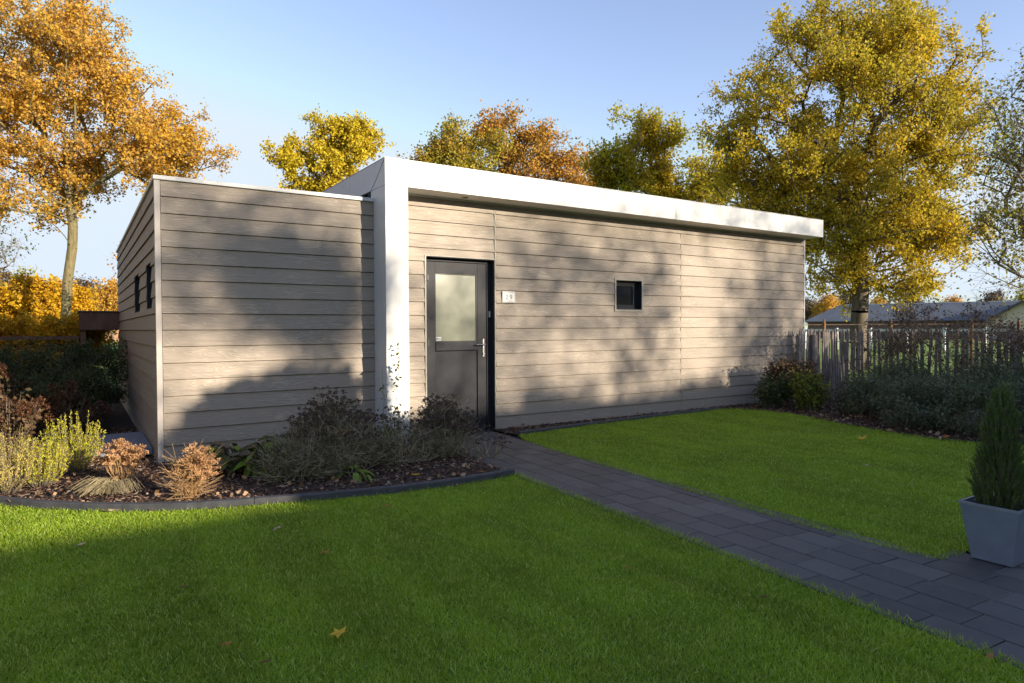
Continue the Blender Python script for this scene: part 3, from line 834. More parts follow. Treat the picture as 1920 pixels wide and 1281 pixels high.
# house number tile
def text_mesh(s, size, m, name):
    cu = bpy.data.curves.new('t', 'FONT'); cu.body = s; cu.size = size; cu.extrude = 0.0008; cu.align_x = 'CENTER'; cu.align_y = 'CENTER'
    o = bpy.data.objects.new('t', cu); COL.objects.link(o)
    dg = bpy.context.evaluated_depsgraph_get(); dg.update()
    me = bpy.data.meshes.new_from_object(o.evaluated_get(dg)); me.name = name
    bpy.data.objects.remove(o); me.materials.clear(); me.materials.append(m)
    return me
MT['tile'] = simple('glazed_white_tile', (0.72, 0.70, 0.68), 0.2, var=0.03)
MT['tileblue'] = simple('blue_grey_glaze', (0.09, 0.08, 0.16), 0.3)
MT['tileorn'] = simple('tan_glaze_ornament', (0.25, 0.18, 0.13), 0.4)
hn = empty('house_number', (0.20, -0.0285, 1.68), 'small white ceramic tile with the number 29 on the cladding right of the door', 'house number')
MB().box(-0.098, 0.098, -0.008, 0.0, -0.072, 0.072).obj('tile', MT['tile'], hn, bevel=0.002)
o = link_obj('digits', text_mesh('2 9', 0.082, MT['tileblue'], 'digits'), parent=hn, loc=(0, -0.0087, -0.006)); o.rotation_euler.x = R(90)
orn = MB()
for i in range(15):
    x = -0.088 + i * 0.176 / 14
    for z in (-0.063, 0.063):
        if i % 2 == 0 or z > 0: orn.box(x - 0.004, x + 0.003, -0.0094, -0.0084, z - 0.004, z + 0.003)
for i in range(9):
    z = -0.05 + i * 0.1 / 8
    for x in (-0.090, 0.090): orn.box(x - 0.003, x + 0.004, -0.0094, -0.0084, z - 0.003, z + 0.004)
for x in (-0.02, -0.005, 0.012, 0.03): orn.box(x, x + 0.009, -0.0094, -0.0084, -0.054, -0.049)
orn.obj('ornament', MT['tileorn'], hn)

# ------------------------------------------------------------------ corrugated cover on the ground beside the cube
cv = MB(); n = 22
for i in range(n):
    x0 = -4.32 + i * 0.52 / n; x1 = x0 + 0.52 / n
    cv.box(x0, x0 + 0.014, 0.45, 1.75, 0.02, 0.085); cv.box(x0 + 0.014, x1, 0.451, 1.749, 0.02, 0.078)
cvo = cv.obj('metal_cover', simple('dull_sheet_metal', (0.22, 0.25, 0.32), 0.5, 0.3, var=0.1))
tag(cvo, 'flat grey ribbed metal cover lying on the ground beside the cube', 'cover')

# ------------------------------------------------------------------ planter with small conifer
pot = empty('planter', (-0.20, -5.61, 0.0), 'small tapered grey zinc planter standing on the dark paving', 'planter')
pm = MB(); hb, ht, H = 0.098, 0.142, 0.305
def sq(h, z): return [(-h, -h, z), (h, -h, z), (h, h, z), (-h, h, z)]
ti = ht - 0.012
P = sq(hb, 0.003) + sq(ht, H) + sq(ti, H) + sq(ti - 0.01, H - 0.04)
F = [(3, 2, 1, 0)]
for a in (0, 4, 8):
    for i in range(4): F.append((a + i, a + (i + 1) % 4, a + 4 + (i + 1) % 4, a + 4 + i))
pm.poly(P, F); pm.obj('body', MT['galv'], pot, bevel=0.004, seg=2)
rm = MB(); e = ht + 0.005
rm.box(-e, e, -e, -ti - 0.001, H + 0.001, H + 0.012); rm.box(-e, e, ti + 0.001, e, H + 0.001, H + 0.012); rm.box(-e, -ti - 0.001, -ti, ti, H + 0.001, H + 0.012); rm.box(ti + 0.001, e, -ti, ti, H + 0.001, H + 0.012)
rm.obj('rim', MT['galv'], pot)
MB().box(-ti + 0.012, ti - 0.012, -ti + 0.012, ti - 0.012, H - 0.05, H - 0.035).obj('soil', MT['soil'], pot)

def conifer(loc, h, rad, label):
    r = np.random.default_rng(5)
    root = empty('dwarf_spruce', loc, label, 'conifer')
    A = []; Bp = []
    for i in range(620):
        z = h * (r.uniform() ** 1.2) * 0.90
        R_ = rad * (1 - (z / h)) ** 0.8 * (0.35 + 0.65 * r.uniform() ** 0.5) * (1 + 0.12 * math.sin(5 * z / h + 3))
        if z / h < 0.15: R_ *= 0.72 + 1.6 * z / h
        t = r.uniform(0, 2 * math.pi); c_, s_ = math.cos(t), math.sin(t); L = r.uniform(0.06, 0.12)
        o = np.array([c_ * R_ * 0.72, s_ * R_ * 0.72, z]); e = np.array([c_ * R_ * 1.02 + r.normal() * 0.008, s_ * R_ * 1.02 + r.normal() * 0.008, z + L])
        A.append(o); Bp.append(e)
        if i % 4 == 0: A.append(np.array([0, 0, max(0, z - 0.10)])); Bp.append(o)
    A.append(np.zeros(3)); Bp.append(np.array([0, 0, h * 1.0]))
    A = np.array(A); Bp = np.array(Bp)
    V, F = tubes(A, Bp, np.full(len(A), 0.003), np.full(len(A), 0.0015), 4)
    link_obj('trunk', np_mesh('trunk', V, F, [MT['bark_d']]), parent=root)
    n = 60000; k = r.integers(0, len(A), n); k[:1500] = len(A) - 1
    f = r.uniform(0.0, 1.0, n)[:, None]
    ax = (Bp - A)[k]; ax /= np.linalg.norm(ax, axis=1, keepdims=True)
    P = A[k] + (Bp - A)[k] * f
    Vl, Fl = leaves(P, 0.017, 0.12, r, direc=ax * 0.9 + np.array([0, 0, 0.35]), spread=0.8, fold=0.05)
    link_obj('crown', np_mesh('crown', Vl, Fl, [LM['box']]), parent=root)
conifer((-0.20, -5.61, 0.265), 0.66, 0.185, 'small dark green cone shaped spruce growing in the zinc planter')

# ------------------------------------------------------------------ plants in the left bed
def blob_shrub(name, label, cat_, base, rad, h, nleaf, lsize, lm, stem=None, nclump=70, seed=1, asp=0.4, group=None, twl=0.16, extra=None, spread=0.03, shell=0.45, r_tip=0.003):
    lobes = [(base[0], base[1], h * 0.52, min(rad, h * 0.5))]
    r = np.random.default_rng(seed)
    for i in range(7):
        t = r.uniform(0, 2 * math.pi); q = rad * 0.55
        rr = min(rad * r.uniform(0.4, 0.6), h * 0.45)
        lobes.append((base[0] + q * math.cos(t), base[1] + q * math.sin(t), r.uniform(rr * 0.8, h - rr), rr))
    if extra: lobes += extra
    return tree(name, label, cat_, (base[0], base[1], 0), lobes, nclump, nleaf, lsize, lm, stem or MT['twig'], trunk_h=0.12, R_base=0.02, group=group,
                twigs=5, twl=twl, seed=seed, asp=asp, seg=0.12, spread=spread, r_tip=r_tip, sides=4, shell=shell, crown_name='foliage', up_pen=0.3)

for i, (x, y, rr, h, lab) in enumerate([
        (-4.25, 4.45, 0.60, 1.22, 'dark evergreen shrub touching the side wall of the cube'),
        (-4.85, 4.1, 0.62, 1.20, 'dark evergreen shrub second from the side wall'),
        (-5.45, 4.2, 0.62, 1.22, 'dark evergreen shrub third from the side wall'),
        (-6.1, 3.9, 0.65, 1.22, 'dark evergreen shrub at the left edge of the picture'),
        (-4.6, 3.15, 0.50, 0.85, 'low dark evergreen shrub in front of the hedge line')]):
    blob_shrub('evergreen_shrub', lab, 'shrub', (x, y), rr, h, 16000, 0.036, LM['evergreen'], seed=40 + i, nclump=170, group='evergreen shrubs left of the cube')

def mophead(name, label, base, h, nst, seed, heads=14, spreadr=0.4):
    r = np.random.default_rng(seed); root = empty(name, (base[0], base[1], 0), label, 'shrub')
    A = []; Bp = []; Hd = []
    for i in range(nst):
        t = r.uniform(0, 2 * math.pi); q = spreadr * math.sqrt(r.uniform()); z = h * (1 - 0.45 * (q / spreadr) ** 2) * r.uniform(0.75, 1.05)
        a = np.array([q * 0.25 * math.cos(t), q * 0.25 * math.sin(t), 0]); m = np.array([q * 0.7 * math.cos(t), q * 0.7 * math.sin(t), z * 0.55]); e = np.array([q * math.cos(t), q * math.sin(t), z])
        A += [a, m]; Bp += [m, e]
        if i < heads: Hd.append(e)
    V, F = tubes(A, Bp, np.full(len(A), 0.004), np.full(len(A), 0.003), 4)
    link_obj('stems', np_mesh('stems', V, F, [MT['twig']]), parent=root)
    P = []
    for e in Hd:
        k = 130; u = unit(k, r); P.append(e + u * np.array([0.075, 0.075, 0.05]) * r.uniform(0.75, 1.05, (k, 1)))
    V, F = leaves(np.concatenate(P), 0.022, 0.9, r)
    link_obj('flower_heads', np_mesh('flower_heads', V, F, [LM['hydr']]), parent=root)
    k = 1500; idx = r.integers(0, len(A), k)
    P = np.array(A)[idx] + (np.array(Bp) - np.array(A))[idx] * r.uniform(0, 1, (k, 1)) + r.normal(size=(k, 3)) * 0.03
    P[:, 2] = np.maximum(P[:, 2], 0.03)
    V, F = leaves(P, 0.055, 0.6, r, direc=np.array([[0, 0, -0.4]]))
    link_obj('foliage', np_mesh('foliage', V, F, [LM['brownleaf']]), parent=root)
mophead('dried_hydrangea', 'hydrangea with rust brown dried heads nearest the cube corner', (-4.55, 2.35), 0.62, 40, 61)
mophead('dried_hydrangea', 'hydrangea with rust brown dried heads behind the yellow heather', (-5.05, 1.75), 0.68, 44, 62)
mophead('dried_hydrangea', 'hydrangea with rust brown dried heads at the left picture edge', (-5.6, 2.1), 0.72, 44, 63, heads=18)
mophead('dried_hydrangea', 'taller hydrangea with brown dried heads against the evergreen hedge', (-5.2, 3.1), 0.82, 40, 64, heads=10)

def heather(label, base, h, nst, spr, seed, m, group='heather plants in the bed'):
    r = np.random.default_rng(seed); root = empty('heather', (base[0], base[1], 0), label, 'heather', group)
    A = []; Bp = []; P = []; DR = []
    for i in range(nst):
        t = r.uniform(0, 2 * math.pi); q = spr * math.sqrt(r.uniform()); z = h * r.uniform(0.55, 1.05) * (1 - 0.3 * (q / spr) ** 2)
        a = np.array([q * 0.35 * math.cos(t), q * 0.35 * math.sin(t), 0.0])
        m1 = np.array([q * 0.85 * math.cos(t), q * 0.85 * math.sin(t), z * 0.4]); e = np.array([q * math.cos(t), q * math.sin(t), z]) + r.normal(size=3) * 0.012
        A += [a, m1]; Bp += [m1, e]
        k = 46; f = r.uniform(0, 1, (k, 1)); P.append(m1 + (e - m1) * f + r.normal(size=(k, 3)) * 0.004); DR.append(np.repeat((e - m1)[None] / np.linalg.norm(e - m1), k, 0))
        k = 10; f = r.uniform(0.3, 1, (k, 1)); P.append(a + (m1 - a) * f); DR.append(np.repeat((m1 - a)[None] / (np.linalg.norm(m1 - a) + 1e-6), k, 0))
    V, F = tubes(A, Bp, np.full(len(A), 0.0022), np.full(len(A), 0.0012), 4)
    link_obj('stems', np_mesh('stems', V, F, [MT['twig']]), parent=root)
    V, F = leaves(np.concatenate(P), 0.017, 0.35, r, direc=np.concatenate(DR) * 0.9, spread=0.75)
    link_obj('foliage', np_mesh('foliage', V, F, [m]), parent=root)
heather('yellow green heather with upright spikes at the far left of the bed', (-4.93, -0.62), 0.50, 110, 0.27, 71, LM['heatherp'])
heather('bright yellow heather leaning left of the metal cover', (-4.70, -0.50), 0.46, 90, 0.22, 72, LM['heather'])
heather('tallest yellow green heather right behind the others', (-4.48, -0.02), 0.56, 110, 0.26, 73, LM['heather'])

def seedplant(name, label, base, h, nst, spr, seed, headmat, stemmat, hr=0.022, per=5, headn=26, hsize=0.012, low=0, lowmat=None, flat=0.5, cat_='perennial', sr=0.0030, lean=(0, 0), edge=0.25, group=None, hmin=0.65):
    """dried perennial: stiff stems that fork near the top into seed heads"""
    r = np.random.default_rng(seed); root = empty(name, (base[0], base[1], 0), label, cat_, group)
    A = []; Bp = []; RA = []; RB = []; P = []
    for i in range(nst):
        t = r.uniform(0, 2 * math.pi); q = spr * math.sqrt(r.uniform()); z = h * r.uniform(hmin, 1.0) * (1 - edge * (q / spr) ** 2)
        a = np.array([q * 0.3 * math.cos(t), q * 0.3 * math.sin(t), 0.0]) + r.normal(size=3) * np.array([.02, .02, 0])
        m1 = np.array([q * 0.7 * math.cos(t + .15), q * 0.7 * math.sin(t + .15), z * 0.5]); m2 = np.array([q * 0.92 * math.cos(t), q * 0.92 * math.sin(t), z * 0.82]) + np.array([lean[0], lean[1], 0]) * 0.6
        A += [a, m1]; Bp += [m1, m2]; RA += [sr, sr * .9]; RB += [sr * .9, sr * .7]
        for b in range(per):
            e = m2 + np.array([r.normal() * 0.045, r.normal() * 0.045, z * 0.18 * r.uniform(0.6, 1.1)]) + np.array([lean[0], lean[1], 0]) * 0.4
            A.append(m2); Bp.append(e); RA.append(sr * .6); RB.append(sr * .4)
            k = headn; u = unit(k, r); P.append(e + u * np.array([hr, hr, hr * flat]) * r.uniform(0.2, 1, (k, 1)))
    V, F = tubes(A, Bp, np.array(RA), np.array(RB), 4)
    link_obj('stems', np_mesh('stems', V, F, [stemmat]), parent=root)
    V, F = leaves(np.concatenate(P), hsize, 0.9, r)
    link_obj('seed_heads', np_mesh('seed_heads', V, F, [headmat]), parent=root)
    if low:
        a = np.zeros((low, 3)); t = r.uniform(0, 2 * math.pi, low); q = spr * 1.0 * np.sqrt(r.uniform(size=low))
        a[:, 0] = q * np.cos(t); a[:, 1] = q * np.sin(t); a[:, 2] = h * 0.72 * r.uniform(0, 1, low) * (1 - 0.5 * (q / (spr * 1.0)) ** 2)
        u = unit(low, r) * np.array([1, 1, 0.8]) + np.array([0, 0, 0.35])
        V, F = tubes(a, a + u * r.uniform(0.06, 0.22, (low, 1)), r.uniform(0.0014, 0.003, low), np.full(low, 0.0012), 3)
        link_obj('stalks', np_mesh('stalks', V, F, [lowmat]), parent=root)
        V, F = leaves(a[: low // 6] + u[: low // 6] * 0.05, 0.022, 0.3, r)
        link_obj('foliage', np_mesh('foliage', V, F, [LM['drygreen']]), parent=root)
    return root
drystem = mat_leaf('dry_straw_stems', [(0.36, 0.20, 0.09), (0.50, 0.31, 0.15), (0.42, 0.26, 0.12)], 0.1)
oldstem = mat_leaf('old_grey_brown_stems', [(0.14, 0.12, 0.06), (0.40, 0.34, 0.20), (0.55, 0.47, 0.33), (0.10, 0.09, 0.045), (0.22, 0.22, 0.08)], 0.1)
seedplant('dried_sedum', 'dried orange brown sedum in the bed in front of the metal cover', (-4.13, -0.88), 0.40, 46, 0.15, 81, LM['sedum'], drystem, hr=0.028, per=4, headn=34, hsize=0.013, sr=0.0026, hmin=0.6, group='dried orange sedums')
seedplant('dried_sedum', 'dried orange brown sedum leaning at the kerb before the cube corner', (-3.72, -1.60), 0.42, 44, 0.10, 82, LM['sedum'], drystem, hr=0.026, per=4, headn=30, hsize=0.013, sr=0.0024, lean=(0.05, 0.0), low=380, lowmat=drystem, hmin=0.5, group='dried orange sedums')
seedplant('seed_head_perennial', 'large clump of dried stalks with dark seed heads left of the white post', (-2.48, -1.20), 0.80, 110, 0.42, 83, LM['seedhead'], oldstem, hr=0.020, per=5, headn=20, hsize=0.013, low=2600, lowmat=oldstem, edge=0.45, hmin=0.6)
seedplant('seed_head_perennial', 'low tangle of olive stalks at the left foot of the large clump', (-2.78, -1.30), 0.48, 60, 0.34, 84, LM['seedhead'], oldstem, hr=0.014, per=3, headn=10, hsize=0.012, low=2300, lowmat=oldstem, edge=0.5, hmin=0.5)
seedplant('seed_head_perennial', 'dense clump of dried stalks with dark seed heads before the door', (-1.34, -1.18), 0.66, 110, 0.32, 85, LM['seedhead'], oldstem, hr=0.018, per=5, headn=20, hsize=0.012, low=700, lowmat=oldstem, edge=0.35, hmin=0.6)
seedplant('seed_head_perennial', 'thin dried stalks with seed heads in front of the white post', (-1.86, -1.30), 0.58, 34, 0.30, 86, LM['seedhead'], oldstem, hr=0.016, per=4, headn=16, hsize=0.012, low=700, lowmat=oldstem, edge=0.3, hmin=0.5)
seedplant('seed_head_perennial', 'few stray stalks with dark seed heads hanging over the path', (-1.05, -1.55), 0.34, 14, 0.22, 87, LM['seedhead'], oldstem, hr=0.020, per=3, headn=22, hsize=0.012, edge=0.2, hmin=0.5)
# dry grass tuft lying in the bed
r = np.random.default_rng(9); k = 260
a = np.tile(np.array([0.0, 0, 0.01]), (k, 1)) + r.normal(size=(k, 3)) * np.array([.04, .04, 0])
t_ = r.uniform(2.4, 5.2, k); L = r.uniform(0.12, 0.30, k)
m_ = a + np.stack([np.cos(t_) * L * .5, np.sin(t_) * L * .5, L * 0.42], 1); e_ = a + np.stack([np.cos(t_) * L, np.sin(t_) * L, L * 0.15], 1)
V, F = tubes(np.concatenate([a, m_]), np.concatenate([m_, e_]), np.full(2 * k, 0.0015), np.full(2 * k, 0.001), 3)
tag(link_obj('dry_grass_tuft', np_mesh('dry_grass_tuft', V, F, [mat_leaf('straw_grass', [(0.45, 0.36, 0.20), (0.55, 0.46, 0.28)], 0.2)]), loc=(-4.17, -1.12, 0)), 'flattened tuft of straw coloured grass on the mulch left of the sedum', 'grass tuft')

# broad leaved plants with separate leaves
def leaf_shape(L, W, fold, curl, notch=False, nseg=6):
    V = []; F = []
    for i in range(nseg + 1):
        t = i / nseg; w = W * math.sin(math.pi * min(1, t * 0.94 + 0.03)) ** 0.75
        x = L * t; z = -curl * t * t * L + 0.25 * L * t
        V += [(x, -w, z + fold * w), (x, 0, z), (x, w, z + fold * w)]
    for i in range(nseg):
        b = i * 3
        F += [(b, b + 3, b + 4, b + 1), (b + 1, b + 4, b + 5, b + 2)]
    return V, F
hm = [mat_leaf('plum_green_leaf', [(0.12, 0.11, 0.06), (0.12, 0.085, 0.07)], 0.25, rough=0.35), mat_leaf('olive_leaf', [(0.10, 0.12, 0.03), (0.08, 0.09, 0.03)], 0.3, rough=0.35), mat_leaf('fresh_leaf', [(0.22, 0.32, 0.03), (0.17, 0.26, 0.03)], 0.35, rough=0.35)]
leaf_me = []
for i in range(6):
    V, F = leaf_shape(0.13 + 0.02 * (i % 3), 0.035 + 0.008 * (i % 2), 0.3, 0.55 + 0.25 * (i % 3))
    me = bpy.data.meshes.new('leaf'); me.from_pydata(V, [], F); me.polygons.foreach_set('use_smooth', [True] * len(F)); me.materials.append(hm[i % 3]); leaf_me.append(me)
def broad(label, base, h, spr, n, seed, pick=(0, 1, 2, 3, 4, 5), group='broad leaved plants at the foot of the cube', scale=1.0):
    rr = random.Random(seed); root = empty('broad_leaved_plant', (base[0], base[1], 0), label, 'plant', group)
    st = MB()
    for i in range(n):
        t = rr.uniform(0, 2 * math.pi); q = spr * math.sqrt(rr.random()); z = h * (0.35 + 0.65 * rr.random()) * (1 - 0.4 * (q / spr) ** 2)
        p = (q * math.cos(t), q * math.sin(t), z)
        st.tube((p[0] * 0.35, p[1] * 0.35, 0), p, 0.003, 0.002, 4)
        o = link_obj('leaf', leaf_me[rr.choice(pick)], parent=root, loc=p)
        o.rotation_euler = (rr.uniform(-.5, .5), rr.uniform(-0.5, 0.35), t + rr.uniform(-.7, .7)); s = rr.uniform(0.7, 1.15) * scale; o.scale = (s, s, s)
    st.obj('stems', MT['twig'], root)
broad('broad leaved plant with dull plum leaves just right of the cube corner', (-3.28, -0.75), 0.26, 0.24, 80, 3, (0, 1, 3, 4, 2))
broad('broad leaved plant with bright green leaf tips beside the dried clump', (-3.0, -0.95), 0.27, 0.24, 80, 4, (1, 2, 5, 4, 0))
broad('yellow green broad leaved plant against the foot of the cube wall', (-2.72, -0.45), 0.26, 0.20, 40, 5, (0, 1, 4))
broad('small low leafy plant at the foot of the tangled stalks', (-2.45, -1.72), 0.10, 0.12, 14, 6, (1, 2, 5), scale=0.6)
broad('small leafy plant beside the foot of the white post', (-1.72, -0.75), 0.34, 0.14, 26, 16, (1, 2, 5), scale=0.5)

# climbing stem in front of the white post
def vine(label, base, h, seed, nl, off=0.05, sz=0.05):
    r = np.random.default_rng(seed); root = empty('climbing_stem', (*base, 0), label, 'plant', 'thin leafy stems before the white post')
    zs = np.linspace(0, h, 22); P = np.stack([np.cumsum(r.normal(size=22) * 0.006), np.cumsum(r.normal(size=22) * 0.006), zs], 1)
    V, F = tubes(P[:-1], P[1:], np.linspace(0.004, 0.0015, 21), np.linspace(0.0038, 0.0012, 21), 5)
    link_obj('stems', np_mesh('stems', V, F, [MT['twig']]), parent=root)
    t = r.uniform(0.1, 1.0, nl); Q = np.stack([np.interp(t * h, zs, P[:, 0]), np.interp(t * h, zs, P[:, 1]), t * h], 1) + r.normal(size=(nl, 3)) * off * (1.2 - t)[:, None]
    V, F = leaves(Q, sz, 0.5, r, direc=np.array([[0, 0, -0.5]]), spread=0.9)
    link_obj('foliage', np_mesh('foliage', V, F, [LM['vine']]), parent=root)
vine('tallest thin leafy stem rising before the middle of the white post', (-1.53, -0.52), 1.16, 91, 54, 0.026, 0.046)
vine('shorter thin leafy stem at the left edge of the white post', (-1.66, -0.52), 0.88, 92, 24, 0.026, 0.046)

# ------------------------------------------------------------------ right border
blob_shrub('border_shrub', 'brown topped shrub at the house corner before the paling fence', 'shrub', (5.15, -0.70), 0.36, 0.80, 5500, 0.045, LM['brownleaf'], seed=101, nclump=90, asp=0.6)
blob_shrub('border_shrub', 'green shrub low at the right end of the long wall', 'shrub', (4.80, -0.62), 0.30, 0.48, 5000, 0.04, LM['evergreen'], seed=102, nclump=70, asp=0.5)
blob_shrub('border_shrub', 'yellow green leafy shrub at the lawn corner before the fence', 'shrub', (4.86, -1.22), 0.24, 0.66, 3000, 0.045, LM['vine'], seed=103, nclump=60, asp=0.6, shell=0.3)
labs = ['grey green shrub at the near end of the fence bed', 'grey green shrub between fence and lawn curve', 'grey green shrub left of the row middle', 'grey green shrub in the middle of the bed',
        'grey green shrub right of the row middle', 'grey green shrub behind the potted spruce', 'grey green shrub at the right picture edge', 'taller grey green shrub against the fence beyond the corner',
        'taller grey green shrub against the fence in the middle', 'taller grey green shrub against the fence at right', 'low grey green shrub at the lawn edge before the others', 'low grey green shrub at the lawn edge near the potted spruce']
spots = [(5.3, -1.75, .5, .62), (4.75, -2.2, .5, .62), (4.5, -2.75, .5, .66), (4.5, -3.4, .52, .72), (4.75, -4.0, .55, .78), (5.2, -4.6, .6, .88), (6.0, -5.2, .6, 0.98),
         (5.9, -2.0, .6, .84), (5.7, -2.9, .62, .92), (5.9, -3.8, .65, 1.0), (4.22, -2.95, .28, .34), (4.25, -3.75, .3, .36)]
for i, (x, y, rr, h) in enumerate(spots):
    blob_shrub('bushy_shrub', labs[i], 'shrub', (x, y), rr, h, 9000 if h > 0.5 else 2500, 0.042, LM['greygreen'], seed=110 + i, nclump=120, asp=0.28, group='grey green shrubs along the fence', twl=0.14)
def twiggy(label, base, h, rad, n, seed):
    return blob_shrub('twiggy_shrub', label, 'shrub', base, rad, h, n, 0.04, LM['brownleaf'], seed=seed, nclump=150, asp=0.55, group='half bare twiggy shrubs before the fence', twl=0.22, shell=0.2, r_tip=0.0035)
twiggy('half bare brown twiggy shrub before the fence nearest the oak trunk', (6.7, -1.25), 1.62, 0.6, 1100, 131)
twiggy('half bare brown twiggy shrub before the middle of the fence', (6.7, -2.05), 1.85, 0.65, 1700, 132)
twiggy('half bare brown twiggy shrub before the fence under the barn roof', (6.6, -2.9), 1.9, 0.65, 1900, 133)
twiggy('half bare brown twiggy shrub at the right of the fence', (6.6, -3.7), 1.75, 0.6, 1700, 134)

# chestnut paling fence
fence = empty('paling_fence', (6.6, -0.2, 0), 'weathered grey chestnut paling fence behind the right border', 'fence')
rr = random.Random(5)
pal_me = []
for v in range(6):
    w, th, H = 0.021 + 0.004 * rr.random(), 0.011, 1.22 + 0.04 * rr.random()
    mb = MB(); pts = []
    zs = [0.0, H * 0.3, H * 0.65, H - 0.09, H]
    for k, z in enumerate(zs):
        ww = w * (1 + rr.uniform(-.15, .15)) if k < 4 else 0.006; dx = rr.uniform(-.006, .006)
        pts += [(dx - ww, -th, z), (dx + ww, -th * 0.7, z), (dx + ww * .8, th, z), (dx - ww, th * .8, z)]
    F = [(3, 2, 1, 0), (16, 17, 18, 19)]
    for k in range(4):
        for e in range(4): F.append((k * 4 + e, k * 4 + (e + 1) % 4, k * 4 + 4 + (e + 1) % 4, k * 4 + 4 + e))
    mb.poly(pts, F); pal_me.append(mb.mesh('paling', MT['paling']))
def palings(p0, p1, pitch):
    p0 = Vector(p0); p1 = Vector(p1); L = (p1 - p0).length; n = int(L / pitch); d = (p1 - p0) / L; a = math.atan2(d.y, d.x)
    for i in range(n + 1):
        p = p0 + d * (i * pitch + rr.uniform(-.01, .01))
        o = link_obj('paling', rr.choice(pal_me), parent=fence, loc=(p.x - 6.6, p.y + 0.2, rr.uniform(-.03, .02)))
        o.rotation_euler = (rr.uniform(-.03, .03), rr.uniform(-.03, .03), a + rr.uniform(-.2, .2))
    for z in (0.3, 0.62, 1.0):
        w = MB(); w.tube((p0.x - 6.6, p0.y + 0.2, z), (p1.x - 6.6, p1.y + 0.2, z), 0.003, 0.003, 4); w.obj('wire', MT['steel'], fence)
palings((6.12, -0.18), (7.45, -0.16), 0.072)
palings((7.52, -0.16), (7.45, -6.5), 0.100)
for (x, y, h, rad) in ((6.46, -0.26, 1.14, 0.055), (7.50, -0.24, 1.0, 0.05), (7.40, -2.9, 1.25, 0.05), (7.40, -5.6, 1.25, 0.05)):
    MB().tube((x - 6.6, y + 0.2, 0), (x - 6.6, y + 0.2, h), rad, rad * 0.92, 10).obj('post', MT['paling'], fence, bevel=0.006)
for i in range(7):
    x = 6.9 + i * 0.07; MB().tube((x - 6.6, -0.12 + rr.uniform(-.03, .03), 0), (x - 6.6 + rr.uniform(-.03, .03), -0.10, 0.72 + rr.uniform(-.12, .08)), 0.025, 0.02, 6).obj('post', MT['paling'], fence)

# field fence: sunlit posts and a rail
ff = empty('field_fence', (13.0, 1.8, 0), 'field fence with warm brown pointed posts and thin dark rail beyond the palings', 'fence')
PPs = [(9.9, 3.77), (11.53, 2.71), (12.96, 1.78), (14.69, 0.66), (15.69, 0.0), (17.2, -1.0)]
for x, y in PPs:
    m = MB(); m.tube((x - 13, y - 1.8, -0.05), (x - 13, y - 1.8, 1.38), 0.042, 0.04, 8); m.tube((x - 13, y - 1.8, 1.38), (x - 13, y - 1.8, 1.47), 0.04, 0.015, 8); m.obj('post', MT['postwood'], ff)
for z in (1.33, 0.9):
    for (a, b) in zip(PPs[:-1], PPs[1:]):
        MB().tube((a[0] - 13, a[1] - 1.8, z), (b[0] - 13, b[1] - 1.8, z), 0.010, 0.010, 5).obj('rail', MT['timber'], ff)
wr = empty('white_rail_fence', (33, 11, 0), 'low white rail fence across the meadow before the barn', 'fence')
pts = [(31.3, 22.0), (32.16, 16.72), (33.09, 11.34), (33.86, 6.07), (34.6, 0.0)]
for a, b in zip(pts[:-1], pts[1:]):
    m = MB()
    d = Vector((b[0] - a[0], b[1] - a[1])).normalized() * 0.05; nx = Vector((-d.y, d.x)) * 0.4
    for z0 in (1.0,):
        q = [(a[0] - 33, a[1] - 11), (b[0] - 33, b[1] - 11)]
        m.poly([(q[0][0] - nx.x, q[0][1] - nx.y, z0), (q[1][0] - nx.x, q[1][1] - nx.y, z0), (q[1][0] + nx.x, q[1][1] + nx.y, z0), (q[0][0] + nx.x, q[0][1] + nx.y, z0),
                (q[0][0] - nx.x, q[0][1] - nx.y, z0 + .14), (q[1][0] - nx.x, q[1][1] - nx.y, z0 + .14), (q[1][0] + nx.x, q[1][1] + nx.y, z0 + .14), (q[0][0] + nx.x, q[0][1] + nx.y, z0 + .14)],
               [(0, 3, 2, 1), (4, 5, 6, 7), (0, 1, 5, 4), (1, 2, 6, 5), (2, 3, 7, 6), (3, 0, 4, 7)])
    m.obj('rail', MT['white'], wr)
    for k in range(3):
        f_ = k / 3; x = a[0] + (b[0] - a[0]) * f_ - 33; y = a[1] + (b[1] - a[1]) * f_ - 11
        MB().box(x - .06, x + .06, y - .06, y + .06, -0.05, 1.2).obj('post', MT['white'], wr)

